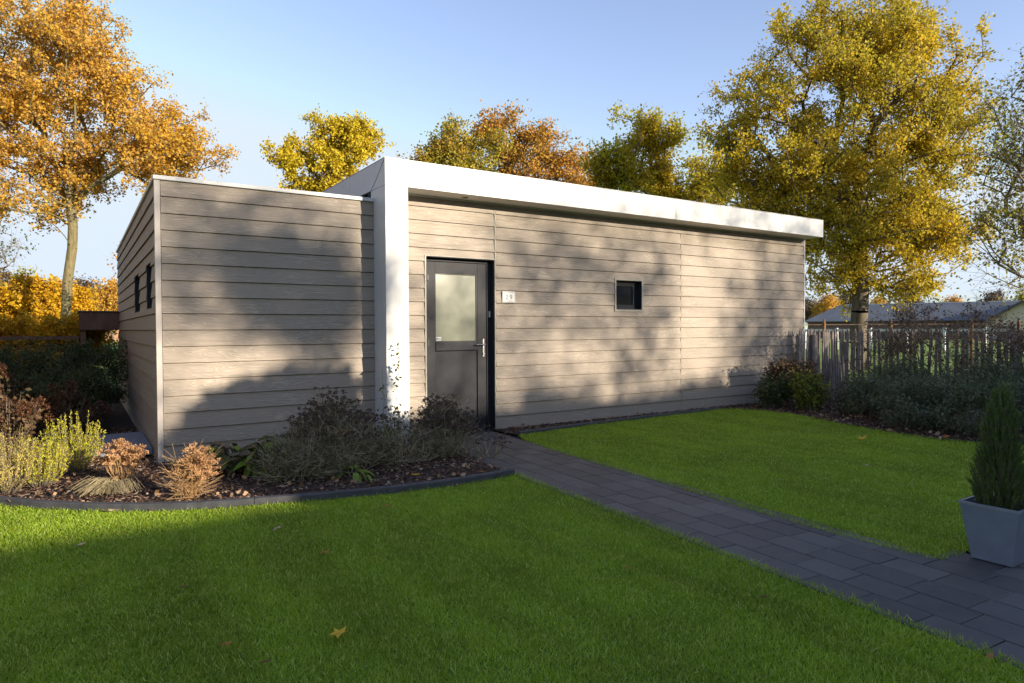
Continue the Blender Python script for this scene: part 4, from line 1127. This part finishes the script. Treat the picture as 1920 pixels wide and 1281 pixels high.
# ------------------------------------------------------------------ barn, far house, lean-to roof
MT['slate'] = simple('dark_blue_roof_sheets', (0.10, 0.11, 0.13), 0.6, var=0.15, scale=0.6)
MT['cream'] = simple('cream_boarded_wall', (0.55, 0.47, 0.38), 0.8, var=0.08, scale=0.8)
MT['brick'] = simple('brown_brick', (0.30, 0.17, 0.11), 0.9, var=0.2, scale=3)
MT['tilesd'] = simple('dark_roof_tiles', (0.09, 0.07, 0.065), 0.8, var=0.2, scale=2)
def gable_house(name, label, origin, rot, L, W, he, hr, wall, roof, wins=(), over=0.4, verge=None, hip=0.0):
    """ridge along local x, gables at x=0 and x=L"""
    root = empty(name, (*origin, 0), label, 'building', rz=rot)
    m = MB()
    m.poly([(0, -W / 2, -.05), (L, -W / 2, -.05), (L, W / 2, -.05), (0, W / 2, -.05), (0, -W / 2, he), (L, -W / 2, he), (L, W / 2, he), (0, W / 2, he), (0 if not hip else 0.0, 0, hr if not hip else he), (L, 0, hr)],
           [(0, 1, 5, 4), (2, 3, 7, 6), (0, 4, 8, 7, 3), (1, 2, 6, 9, 5)])
    m.obj('wall', wall, root)
    s = (hr - he) / (W / 2); o = over; t = 0.12
    for sg in (-1, 1):
        m = MB()
        x0, x1 = -o, L + o; y0, z0 = sg * (W / 2 + o), he - o * s
        m.poly([(x0, y0, z0 + .03), (x1, y0, z0 + .03), (x1, 0, hr + .03), (x0 + hip, 0, hr + .03), (x0, y0, z0 + t), (x1, y0, z0 + t), (x1, 0, hr + t), (x0 + hip, 0, hr + t)],
               [(0, 3, 2, 1), (4, 5, 6, 7), (0, 1, 5, 4), (1, 2, 6, 5), (2, 3, 7, 6), (3, 0, 4, 7)])
        m.obj('roof', roof, root)
        if verge:
            for xe in (x0 - 0.06, x1 + 0.002):
                if hip and xe < 0: continue
                m = MB(); m.poly([(xe, y0, z0 - .12), (xe + .06, y0, z0 - .12), (xe + .06, 0, hr - .12), (xe, 0, hr - .12), (xe, y0, z0 + t + .03), (xe + .06, y0, z0 + t + .03), (xe + .06, 0, hr + t + .03), (xe, 0, hr + t + .03)],
                                 [(0, 3, 2, 1), (4, 5, 6, 7), (0, 1, 5, 4), (1, 2, 6, 5), (2, 3, 7, 6), (3, 0, 4, 7)]); m.obj('verge_board', verge, root)
    if hip:
        m = MB(); y0, z0 = (W / 2 + o), he - o * s; x0 = -o
        m.poly([(x0, -y0, z0 + t), (x0, y0, z0 + t), (x0 + hip, 0, hr + t), (x0, -y0, z0 + .03), (x0, y0, z0 + .03), (x0 + hip, 0, hr + .03)], [(0, 1, 2)[::-1], (3, 4, 5), (0, 1, 4, 3)]); m.obj('roof', roof, root)
    m = MB(); m.box(-o + hip, L + o, -0.14, 0.14, hr + t - 0.04, hr + t + 0.06); m.obj('ridge', MT['white'] if hip else roof, root)
    for (side, a, z, w, h) in wins:
        m = MB(); y = -W / 2 - 0.03 if side < 0 else W / 2 + 0.03
        if side in (-1, 1): m.box(a, a + w, min(y, y + .05), max(y, y + .05), z, z + h)
        elif side == 2: m.box(-0.06, -0.01, a, a + w, z, z + h)
        else: m.box(L + .01, L + .06, a, a + w, z, z + h)
        fr = m.obj('window', MT['white'], root)
        m = MB()
        if side in (-1, 1): m.box(a + .07, a + w - .07, y - .04, y + .09, z + .07, z + h - .07)
        elif side == 2: m.box(-0.09, 0.02, a + .07, a + w - .07, z + .07, z + h - .07)
        else: m.box(L - .02, L + .09, a + .07, a + w - .07, z + .07, z + h - .07)
        m.obj('pane', MT['glass'], fr)
    return root
# long barn: seen along its eaves, ridge runs from far left to nearer right
a_ = Vector((71.5, 41.0)); b_ = Vector((79.0, 22.0)); L_ = (b_ - a_).length
gable_house('barn', 'long low barn with dark blue grey roof across the meadow', (a_.x, a_.y), math.atan2(b_.y - a_.y, b_.x - a_.x), L_, 9.0, 1.95, 3.75, MT['timber'], MT['slate'], hip=3.0)
a_ = Vector((65.9, 17.9))
dirg = math.atan2(17.9 + 7.2, 65.9 + 4.4)
gable_house('barn', 'cream gabled barn at the right behind the fence', (65.9, 17.6), dirg, 14, 5.6, 1.6, 3.5, MT['cream'], MT['tilesd'], verge=MT['tilesd'], wins=[(2, -1.9, 0.1, 1.3, 1.25), (2, 0.7, 0.1, 1.3, 1.25)])
dirg = math.atan2(80, 2.0)
gable_house('house', 'far house with white verge boards behind the yellow bushes', (-1.6, 83.0), dirg, 12, 8.2, 2.6, 6.3, MT['brick'], MT['tilesd'], verge=MT['white'], wins=[(2, -1.0, 3.2, 1.6, 1.2)])
gable_house('house', 'second far house mostly hidden left of the orange tree trunk', (-12.5, 96.0), dirg + 0.5, 10, 7.5, 2.8, 5.6, MT['cream'], MT['tilesd'], verge=MT['white'], wins=[(2, -1.0, 3.0, 1.6, 1.2)])
lt = empty('lean_to', (-4.0, 7.4, 0), 'brown timber lean-to roof sticking out behind the cube', 'shelter')
MB().box(-0.40, 0.22, -0.6, 1.0, 1.28, 1.60).obj('fascia', MT['timber'], lt, bevel=0.01)
MB().box(-0.42, 0.22, -0.62, 1.02, 1.60, 1.625).obj('roof', MT['roof'], lt)
for y in (-0.5, 0.9): MB().box(-0.38, -0.30, y - .04, y + .04, 0, 1.28).obj('post', MT['timber'], lt)
for z in (1.12,): MB().box(-2.6, -0.40, -0.52, -0.47, z, z + 0.06).obj('rail', MT['timber'], lt)

# ------------------------------------------------------------------ trees
OR = [(-5.56, 20.0, 9.54, 2.5), (-3.64, 18.76, 9.89, 1.8), (-2.78, 18.16, 7.95, 1.8), (-1.62, 17.37, 7.06, 1.35), (-0.85, 16.9, 6.5, 0.75), (-5.61, 19.96, 6.38, 1.9), (-3.99, 18.9, 6.19, 1.5),
      (-7.34, 21.14, 8.67, 2.46), (-2.52, 17.94, 6.01, 0.9), (-4.5, 19.35, 11.12, 1.2), (-6.27, 20.51, 11.13, 1.4)]
tb = np.array([-4.75, 19.35, 0.0])
tree('orange_oak', 'tall oak with bright orange autumn leaves behind the hedge at left', 'tree', tb, OR, 800, 78000, 0.085, LM['orange'], MT['bark_o'], trunk_h=3.9, R_base=0.165, flare=1.15, cluster=0.42, up_pen=1.0, seed=201, twigs=6, twl=0.52, seg=0.5, r_tip=0.011, spread=0.08, sag=0.03, asp=0.8,
     trunk_pts=[tb + np.array([dx, dy, z]) for dx, dy, z in ((0, 0, 0), (0.0, 0, 0.6), (0.03, 0, 1.2), (0.0, 0, 1.7), (0.04, 0, 2.2), (0.06, 0, 2.6), (0.08, 0, 2.95), (0.14, 0, 3.4), (0.22, 0, 4.0), (0.25, 0, 4.7), (0.2, 0, 5.5), (0.25, 0, 6.4))])
OA = [(15.19, 4.08, 8.68, 2.2), (16.41, 3.31, 9.71, 1.5), (13.85, 4.96, 9.01, 1.3), (13.03, 5.46, 7.57, 1.15), (12.34, 5.88, 6.45, 0.95), (14.61, 4.39, 5.8, 2.3), (16.77, 3.01, 6.59, 1.9), (17.6, 2.5, 7.86, 0.9),
      (16.19, 3.32, 4.03, 1.6), (14.58, 4.36, 3.88, 1.3), (13.0, 5.43, 5.49, 1.0), (17.1, 2.75, 4.19, 1.2), (15.21, 4.1, 10.12, 1.2), (16.6, 3.1, 2.75, 0.7), (14.9, 4.1, 2.9, 0.55), (13.4, 5.1, 3.6, 0.7), (12.4, 5.85, 5.5, 0.9), (13.1, 5.4, 4.6, 1.0)]
tree('golden_oak', 'large golden brown oak beyond the paling fence at right', 'tree', (15.23, 3.87, 0), OA, 1200, 150000, 0.078, LM['oak'], MT['bark_d'], trunk_h=5.8, R_base=0.26, flare=1.15, cluster=0.42, seed=202, twigs=7, twl=0.5, r_tip=0.012, spread=0.08, sag=0.02, asp=0.8)
YE = [(4.09, 19.66, 8.56, 1.15), (4.82, 19.19, 8.66, 1.1), (3.27, 20.18, 7.7, 0.9), (5.40, 18.8, 8.1, 0.6), (3.87, 19.83, 9.6, 0.42), (2.82, 20.48, 8.2, 0.42), (5.19, 18.97, 9.35, 0.42), (4.2, 19.5, 6.8, 1.3)]
tree('yellow_oak', 'rounded yellow green tree behind the lower cube roof', 'tree', (4.16, 19.43, 0), YE, 260, 30000, 0.105, LM['yellow'], MT['bark_d'], trunk_h=4.5, R_base=0.16, seed=203, cluster=0.25, twigs=5, twl=0.45, group=None)
OL = [(10.07, 19.38, 9.6, 0.95), (9.16, 19.96, 9.1, 0.85), (10.97, 18.78, 9.0, 0.95), (9.85, 19.49, 8.1, 1.3), (8.6, 20.3, 8.0, 0.8), (11.6, 18.4, 8.0, 1.0)]
tree('olive_tree', 'olive green and yellow tree above the roof near the white corner', 'tree', (9.94, 19.25, 0), OL, 200, 19000, 0.115, LM['olive'], MT['bark_d'], trunk_h=5, R_base=0.16, seed=204, cluster=0.28, twigs=5, twl=0.6, spread=0.14)
RU = [(12.97, 19.9, 10.5, 1.2), (14.47, 18.91, 10.3, 1.15), (15.53, 18.2, 9.5, 0.95), (13.81, 19.32, 9.0, 1.6), (12.99, 19.91, 11.45, 0.5), (14.9, 18.6, 8.3, 1.2), (12.4, 20.2, 8.6, 1.1), (16.0, 17.9, 8.0, 1.0)]
tree('rust_oak', 'rust orange half bare tree above the middle of the roof', 'tree', (13.9, 19.05, 0), RU, 320, 20000, 0.115, LM['rust'], MT['bark_d'], trunk_h=5, R_base=0.18, seed=205, cluster=0.3, twigs=6, twl=0.6, spread=0.14)
LI = [(13.73, 12.21, 9.15, 0.95), (13.1, 12.59, 8.0, 0.95), (14.59, 11.64, 8.75, 1.05), (15.63, 10.95, 8.3, 0.8), (14.74, 11.5, 7.19, 1.4), (16.14, 10.6, 7.2, 0.75), (13.52, 12.29, 6.7, 1.0), (15.3, 11.1, 6.2, 1.0), (16.5, 10.4, 6.6, 0.8), (12.8, 12.8, 6.6, 0.8)]
tree('lime_tree', 'yellow green tree above the roof left of the golden oak', 'tree', (14.3, 11.64, 0), LI, 330, 32000, 0.10, LM['lime'], MT['bark_d'], trunk_h=4.5, R_base=0.17, seed=206, cluster=0.28, twigs=6, twl=0.5, spread=0.12)
BI = [(14.46, -0.3, 5.26, 1.0), (14.11, -0.11, 3.6, 0.8), (14.25, -0.23, 2.55, 0.6), (14.91, -0.55, 6.6, 1.0), (15.08, -0.73, 3.98, 1.28), (15.6, -1.2, 5.4, 1.4), (15.3, -0.9, 7.3, 0.8)]
tree('pale_birch', 'thin half bare tree with pale yellow green leaves at the right edge', 'tree', (15.2, -0.9, 0), BI, 330, 9000, 0.075, LM['birch'], MT['twig'], trunk_h=2.4, R_base=0.12, seed=207, twigs=7, twl=0.75, spread=0.1, r_tip=0.008, up_pen=1.5)
# yellow bushes at left
BU = [(-6.1, 23.0, 2.4, 0.9), (-5.4, 22.8, 2.5, 0.75), (-7.0, 23.4, 2.3, 1.0), (-6.0, 23.0, 1.4, 1.1), (-5.2, 22.6, 1.4, 0.8)]
tree('yellow_maple', 'round golden yellow maple left of the orange tree trunk', 'tree', (-6.0, 23.0, 0), BU, 190, 17000, 0.11, LM['brightyellow'], MT['twig'], trunk_h=0.8, R_base=0.06, seed=208, twigs=5, twl=0.3, spread=0.07, r_tip=0.006, seg=0.3)
BU2 = [(-4.5, 23.6, 2.4, 0.7), (-4.2, 23.4, 1.7, 0.6), (-4.7, 23.6, 1.5, 0.8)]
tree('yellow_maple', 'golden yellow maple between the trunk and the far house', 'tree', (-4.1, 23.5, 0), BU2, 120, 10000, 0.11, LM['brightyellow'], MT['twig'], trunk_h=0.8, R_base=0.05, seed=209, twigs=5, twl=0.28, spread=0.07, r_tip=0.005, seg=0.3)
for i, (x, y, lab) in enumerate([(-5.6, 8.1, 'low bright yellow bush above the evergreen hedge at far left'), (-4.95, 7.9, 'low bright yellow bush above the middle of the evergreen hedge'), (-4.35, 8.6, 'low bright yellow bush beside the lean-to roof')]):
    tree('yellow_bush', lab, 'shrub', (x, y, 0), [(x, y, 1.22, 0.36), (x - 0.3, y + 0.1, 1.18, 0.28), (x + 0.28, y - 0.1, 1.2, 0.3), (x, y, 0.8, 0.4)], 90, 6500, 0.06, LM['brightyellow'], MT['twig'], trunk_h=0.4, R_base=0.03, seed=220 + i, twigs=5, twl=0.18, spread=0.04, r_tip=0.004, seg=0.2, crown_name='foliage')
tree('sapling', 'thin half bare sapling with rusty leaves beside the cube side wall', 'tree', (-2.8, 15.2, 0), [(-2.8, 15.2, 2.6, 0.8), (-2.9, 15.3, 3.4, 0.6), (-2.5, 15.0, 2.2, 0.7)], 90, 1500, 0.08, LM['rust'], MT['twig'], trunk_h=1.4, R_base=0.05, seed=230, twigs=5, twl=0.4, r_tip=0.005)
tree('sapling', 'thin half bare sapling at the far left behind the yellow bushes', 'tree', (-6.9, 15.2, 0), [(-6.9, 15.2, 2.9, 0.9), (-6.3, 15.0, 3.4, 0.8), (-7.2, 15.3, 2.2, 0.7)], 120, 1500, 0.07, LM['evergreen'], MT['twig'], trunk_h=1.2, R_base=0.05, seed=231, twigs=6, twl=0.5, r_tip=0.005)

# distant trees: one of each kind, then copies
def far_tree(lab, pos, kind, s, rz, grp):
    src = FAR[kind]
    if src is None:
        lob = [(0, 0, 4.6, 2.2), (1.4, 0.3, 4.0, 1.6), (-1.4, -0.2, 4.1, 1.6), (0.2, 0, 6.2, 1.4), (0.2, 1.2, 4.0, 1.4)]
        t = tree('distant_tree', lab, 'tree', (0, 0, 0), lob, 200, (5000, 9000, 7000)[kind], 0.24, (LM['birch'], LM['orange'], LM['brownleaf'])[kind], MT['twig'], trunk_h=2.2, R_base=0.18, seed=300 + kind, twigs=6, twl=0.9, r_tip=0.016, spread=0.25, sides=4)
        FAR[kind] = t
    else:
        t = src.copy(); COL.objects.link(t)
        for ch in src.children:
            c = ch.copy(); COL.objects.link(c); c.parent = t
        t['label'] = lab
    t.location = (pos[0], pos[1], 0); t.scale = (s, s, s); t.rotation_euler.z = rz; t['group'] = grp
FAR = {0: None, 1: None, 2: None}
def at(px, d):     # a bearing (fraction of the half frame) and a distance, turned into ground coordinates
    return (CAM[0] + d * (fw.x + r2.x * px), CAM[1] + d * (fw.y + r2.y * px))
far_l = ['at the far left horizon', 'far left of the orange tree trunk', 'between the yellow bushes and the trunk', 'behind the far white verged house', 'just left of the cube side wall']
for i, (px, d, k, s) in enumerate([(-0.78, 62, 2, 0.95), (-0.73, 70, 0, 1.0), (-0.68, 60, 1, 0.8), (-0.635, 98, 2, 1.2), (-0.60, 75, 1, 0.95)]):
    far_tree(('bare brown', 'bare brown', 'orange', 'bare brown', 'orange')[i] + ' distant tree ' + far_l[i], at(px, d), k, s, i * 1.3, 'distant trees on the horizon')
far_r = ['behind the left end of the barn', 'behind the barn roof left of the oak trunk', 'behind the barn right of the oak trunk', 'behind the middle of the barn', 'behind the right part of the barn', 'behind the cream gable', 'at the right picture edge', 'at the horizon just beside the house corner']
for i, (px, d, k, s) in enumerate([(0.475, 100, 1, 0.85), (0.505, 120, 2, 1.1), (0.55, 112, 1, 0.85), (0.60, 115, 2, 0.95), (0.66, 110, 1, 0.85), (0.72, 100, 2, 0.9), (0.775, 90, 0, 0.9), (0.445, 105, 2, 0.8)]):
    far_tree(('small orange', 'bare brown', 'orange', 'brown', 'orange', 'brown', 'pale green', 'brown')[i] + ' distant tree ' + far_r[i], at(px, d), k, s, i * 1.1 + 0.5, 'distant trees on the horizon')

for i, (x, y, h, lab) in enumerate([(-8.6, 1.5, 6.0, 'unseen yellow tree added at left to warm the side wall, nearest the viewer'), (-8.6, 6.0, 6.6, 'unseen yellow tree added at left to warm the side wall, further on'), (-9.5, 11.0, 7.0, 'unseen yellow tree added at left to warm the side wall, beyond the hedge')]):
    tree('bounce_tree', lab, 'tree', (x, y, 0), [(x, y, h * .62, 2.0), (x, y + 1.3, h * .5, 1.8), (x, y - 1.3, h * .5, 1.8), (x + .3, y, h * .32, 1.8)], 160, 14000, 0.19, LM['brightyellow'], MT['bark_d'], trunk_h=2.0, R_base=0.14, seed=240 + i, twigs=5, twl=0.6, spread=0.15)  # unseen trees added: they block sky and bounce yellow onto the side wall
# ------------------------------------------------------------------ behind the camera: what casts the shade
DS = 19.0            # metres towards the sun from the long wall
def toward_sun(x, z, d):    # the point d metres towards the sun from (x, 0, z)
    return np.array([x, 0, z]) + np.array(SUNV) * d
# neighbour's house: its ridge shades the lawns
hs = 17.5
ry = -0.914 * hs
gable_house('house', 'brick neighbour house opposite the garden behind the viewer', (5.3, ry), 0.0, 16, 7.0, 2.6, hs * math.tan(SUN_EL) + 0.02, MT['brick'], MT['tilesd'], over=0.3, verge=MT['white'], wins=[(1, 2, 0.9, 1.4, 1.2), (1, 6, 0.9, 1.4, 1.2), (1, 11, 0.9, 1.4, 1.2)])
gable_house('house', 'lower brick side wing of the neighbour house behind the viewer', (-10.0, ry), 0.0, 14.8, 6.0, 2.3, hs * math.tan(SUN_EL) - 0.78, MT['brick'], MT['tilesd'], over=0.2, verge=MT['white'], wins=[(1, 3, 0.9, 1.4, 1.2), (1, 9, 0.9, 1.4, 1.2)])
# trees there: crown density follows the dappled light on the wall
rs = np.random.default_rng(77)
def cover(x, z):
    c = 0.50 + 0.11 * np.sin(x * 1.9 + z * 1.3) * np.sin(z * 2.3 - x * 0.7)
    def G(x0, z0, sx, sz, a): return a * np.exp(-((x - x0) / sx) ** 2 - ((z - z0) / sz) ** 2)
    c = c + G(3.72, 1.35, 0.52, 0.75, -0.95) + G(3.7, 2.0, 0.40, 0.35, -0.4) + G(1.2, 0.85, 1.0, 0.35, -0.30) + G(-0.6, 2.55, 0.7, 0.4, -0.35) + G(4.6, 2.5, 0.8, 0.25, -0.3)
    c = c + G(-3.4, 0.85, 0.6, 0.40, -0.42) + G(-3.5, 2.3, 0.5, 0.5, -0.08) + G(-2.9, 0.95, 0.8, 0.22, -0.3) + G(-1.45, 0.8, 0.3, 1.2, -0.7) + G(-1.4, 2.6, 1.0, 0.8, -0.4) + G(-1.88, 0.55, 0.22, 0.35, -0.5)
    c = c + G(-2.3, 1.7, 0.65, 0.75, 0.75) + G(2.2, 1.5, 0.8, 0.6, 0.18) + G(5.4, 1.3, 0.9, 1.0, 0.30) + G(0.6, 1.9, 0.8, 0.5, 0.1)
    c = c + G(-1.5, 3.1, 3.0, 0.30, -0.35) + G(3.0, 3.05, 4.0, 0.25, -0.22)
    c = c + G(-2.9, 1.9, 1.3, 1.0, 0.32)
    low = (z < 0.30 + 0.12 * np.sin(x * 2.1)) & (x > 0.4)
    c = np.where(low, 0.97, c)
    c = np.where((x < -3.9), 0.10, c)
    return np.clip(c, 0.0, 0.995)
def bush_cover(x, z):
    b = ((x + 2.45) / 1.50) ** 2 + ((z + 0.40) / 1.22) ** 2 < 1 + 0.06 * np.sin(x * 9)
    return np.where(b & (x < -1.70 - 0.1 * np.sin(z * 5)), 0.993, 0.0)
def shade_tree(label, xr, zr, seed, nsamp_area, d0, d1, cover=cover, kind='tree', name='shade_tree'):
    r = np.random.default_rng(seed)
    area = (xr[1] - xr[0]) * (zr[1] - zr[0]); la = 0.13 * 0.13 * 0.75 * 0.5 * 0.5
    n = int(area * 5.3 / la)
    x = r.uniform(*xr, n); z = r.uniform(*zr, n)
    dens = -np.log(1 - cover(x, z)) / 5.3
    k = r.uniform(size=n) < dens
    x, z = x[k], z[k]; d = r.uniform(d0, d1, len(x))
    P = np.stack([x, np.zeros_like(x), z], 1) + np.array(SUNV)[None] * d[:, None]
    tg = P[r.choice(len(P), min(len(P), 160), replace=False)]
    bx = P[:, 0].mean(); by = P[:, 1].mean()
    base = np.array([bx, by, 0.0]); zt = P[:, 2].min()
    tr = [base + np.array([0, 0, q]) for q in np.linspace(0, max(2.0, zt * 0.8), 7)]
    nodes, A, B_, ra, rb, ends = grow(tg, tr, seg=0.5, r_tip=0.004, R_base=0.07, r=r)
    V, F = tubes(A - base, B_ - base, ra, rb, 5)
    root = empty(name, base, label, kind, 'trees behind the viewer' if kind == 'tree' else None)
    link_obj('trunk', np_mesh('trunk', V, F, [MT['bark_d']], smooth=True), parent=root)
    V, F = leaves(P - base, 0.13, 0.75, r)
    link_obj('crown', np_mesh('crown', V, F, [LM['oak']]), parent=root)
shade_tree('broad autumn tree behind the viewer toward the left of the garden', (-6.0, -1.0), (-0.5, 3.6), 401, 1, 27, 32)
shade_tree('broad autumn tree behind the viewer opposite the door', (-1.0, 3.2), (0.0, 3.6), 402, 1, 27, 32)
shade_tree('broad autumn tree behind the viewer opposite the long wall end', (3.2, 8.5), (0.0, 3.6), 403, 1, 27, 32)
shade_tree('large round bush behind the viewer near the neighbour house', (-4.3, -1.5), (-1.3, 1.0), 404, 1, 12.0, 13.5, cover=bush_cover, kind='shrub', name='round_bush')

# moss and grit in the paving joints
r = np.random.default_rng(55); n = 5200
strip_ = r.integers(-1, 5, n); y = -r.uniform(0.1, 7.0, n)
P = np.stack([-0.305 - (strip_) * 0.2 + 0.06 * y + r.normal(size=n) * 0.003, y, np.full(n, -0.012)], 1)
msk = np.sin(P[:, 1] * 5.1 + strip_ * 2.3) + np.sin(P[:, 1] * 1.7 + strip_) > 0.1
P = P[msk]
V, F = leaves(P, 0.012, 0.6, r, direc=np.array([[0, 0, 1.2]]), spread=0.7)
tag(link_obj('joint_moss', np_mesh('joint_moss', V, F, [mat_leaf('joint_moss_green', [(0.07, 0.09, 0.02), (0.12, 0.14, 0.03), (0.09, 0.07, 0.04)], 0.1)])), 'thin moss and grit in the joints of the dark paving', 'moss', kind='stuff')
# ------------------------------------------------------------------ fallen leaves on the grass
lvm = [mat_leaf('fallen_yellow_leaf', [(0.62, 0.38, 0.03), (0.66, 0.42, 0.04)], 0.2), mat_leaf('fallen_orange_leaf', [(0.38, 0.15, 0.04), (0.42, 0.18, 0.05)], 0.2), mat_leaf('fallen_tan_leaf', [(0.46, 0.32, 0.22), (0.5, 0.36, 0.25)], 0.2), mat_leaf('fallen_brown_leaf', [(0.16, 0.07, 0.035), (0.2, 0.09, 0.04)], 0.2)]
def fallen(label, x, y, size, kind, seed, z=0.022, maple=False, grp='single leaves on the grass'):
    rr = random.Random(seed); V = [(0, 0, 0)]; n = 10 if maple else 12; F = []
    for i in range(n):
        t = 2 * math.pi * i / n
        if maple: q = (1.0 if i % 2 == 0 else 0.42) * (1.05 - 0.12 * abs(i - 0))**0 * rr.uniform(0.9, 1.08)
        else: q = (0.55 + 0.35 * abs(math.cos(t))) * (1 if i % 2 else 0.78) * rr.uniform(0.85, 1.1)
        V.append((q * size * math.cos(t), q * size * math.sin(t) * (0.95 if maple else 0.62), size * rr.uniform(0.0, 0.35) * q))
    for i in range(n): F.append((0, 1 + i, 1 + (i + 1) % n))
    me = bpy.data.meshes.new('fallen_leaf'); me.from_pydata(V, [], F); me.materials.append(lvm[kind])
    o = link_obj('fallen_leaf', me, loc=(x, y, z)); o.rotation_euler = (rr.uniform(0.0, .35), rr.uniform(-.2, .2), rr.uniform(-0.6, 0.6))
    sm = MB().tube((0, 0, 0.002), (-size * 1.3, 0, 0.006), 0.0012, 0.0008, 4).obj('stalk', lvm[kind], o)
    return tag(o, label, 'leaf', grp)
fallen('bright yellow maple leaf on the front lawn near the bottom edge', -3.53, -4.51, 0.050, 0, 1, maple=True)
fallen('yellow maple leaf on the far lawn before the shrubs', 2.96, -3.08, 0.075, 0, 2, maple=True)
fallen('tan leaf on the front lawn below the dried clump', -3.38, -2.87, 0.035, 2, 3)
fallen('pale tan leaf at the left of the front lawn', -4.42, -2.55, 0.030, 2, 4)
fallen('orange leaf in the middle of the front lawn', -3.27, -3.49, 0.030, 1, 5)
fallen('brown leaf low on the front lawn left of the yellow maple leaf', -3.84, -4.59, 0.026, 3, 6)
fallen('orange brown leaf standing up near the bottom left of the lawn', -3.94, -4.37, 0.028, 1, 7, z=0.03)
fallen('large tan leaf at the foot of the curved kerb', -4.22, -1.80, 0.055, 2, 8)
fallen('brown leaf at the bottom right of the front lawn', -1.52, -6.08, 0.026, 1, 9)
fallen('orange leaf right of the centre of the front lawn', -2.02, -4.62, 0.022, 1, 10)
fallen('brown leaf right beside the lower path edge', -1.75, -5.25, 0.022, 3, 11)
fallen('brown leaf close to the kerb end and the path', -1.45, -2.62, 0.032, 1, 12)
fallen('rust leaf on the grass below the kerb centre', -2.6, -2.75, 0.030, 1, 13)
fallen('pale dry leaf on the far lawn beside the potted spruce', 1.55, -3.9, 0.035, 2, 14)
fallen('orange leaf at the edge of the far lawn under the shrubs', 3.85, -3.55, 0.075, 1, 15)
fallen('small pale leaf on the far lawn near its centre', 0.75, -4.0, 0.022, 2, 16)
fallen('small dark leaf left of the front lawn centre', -4.0, -3.6, 0.020, 3, 17)
fallen('tan leaf lying on the mulch under the dried clump', -3.05, -1.75, 0.05, 2, 18, grp='single leaves on the mulch')
fallen('orange leaf lying on the kerb under the seed heads', -1.55, -2.30, 0.04, 1, 19, z=0.055, grp='single leaves on the mulch')
fallen('yellow leaf on the mulch below the dense clump', -2.0, -1.95, 0.045, 0, 20, grp='single leaves on the mulch')
for i in range(3):
    pass
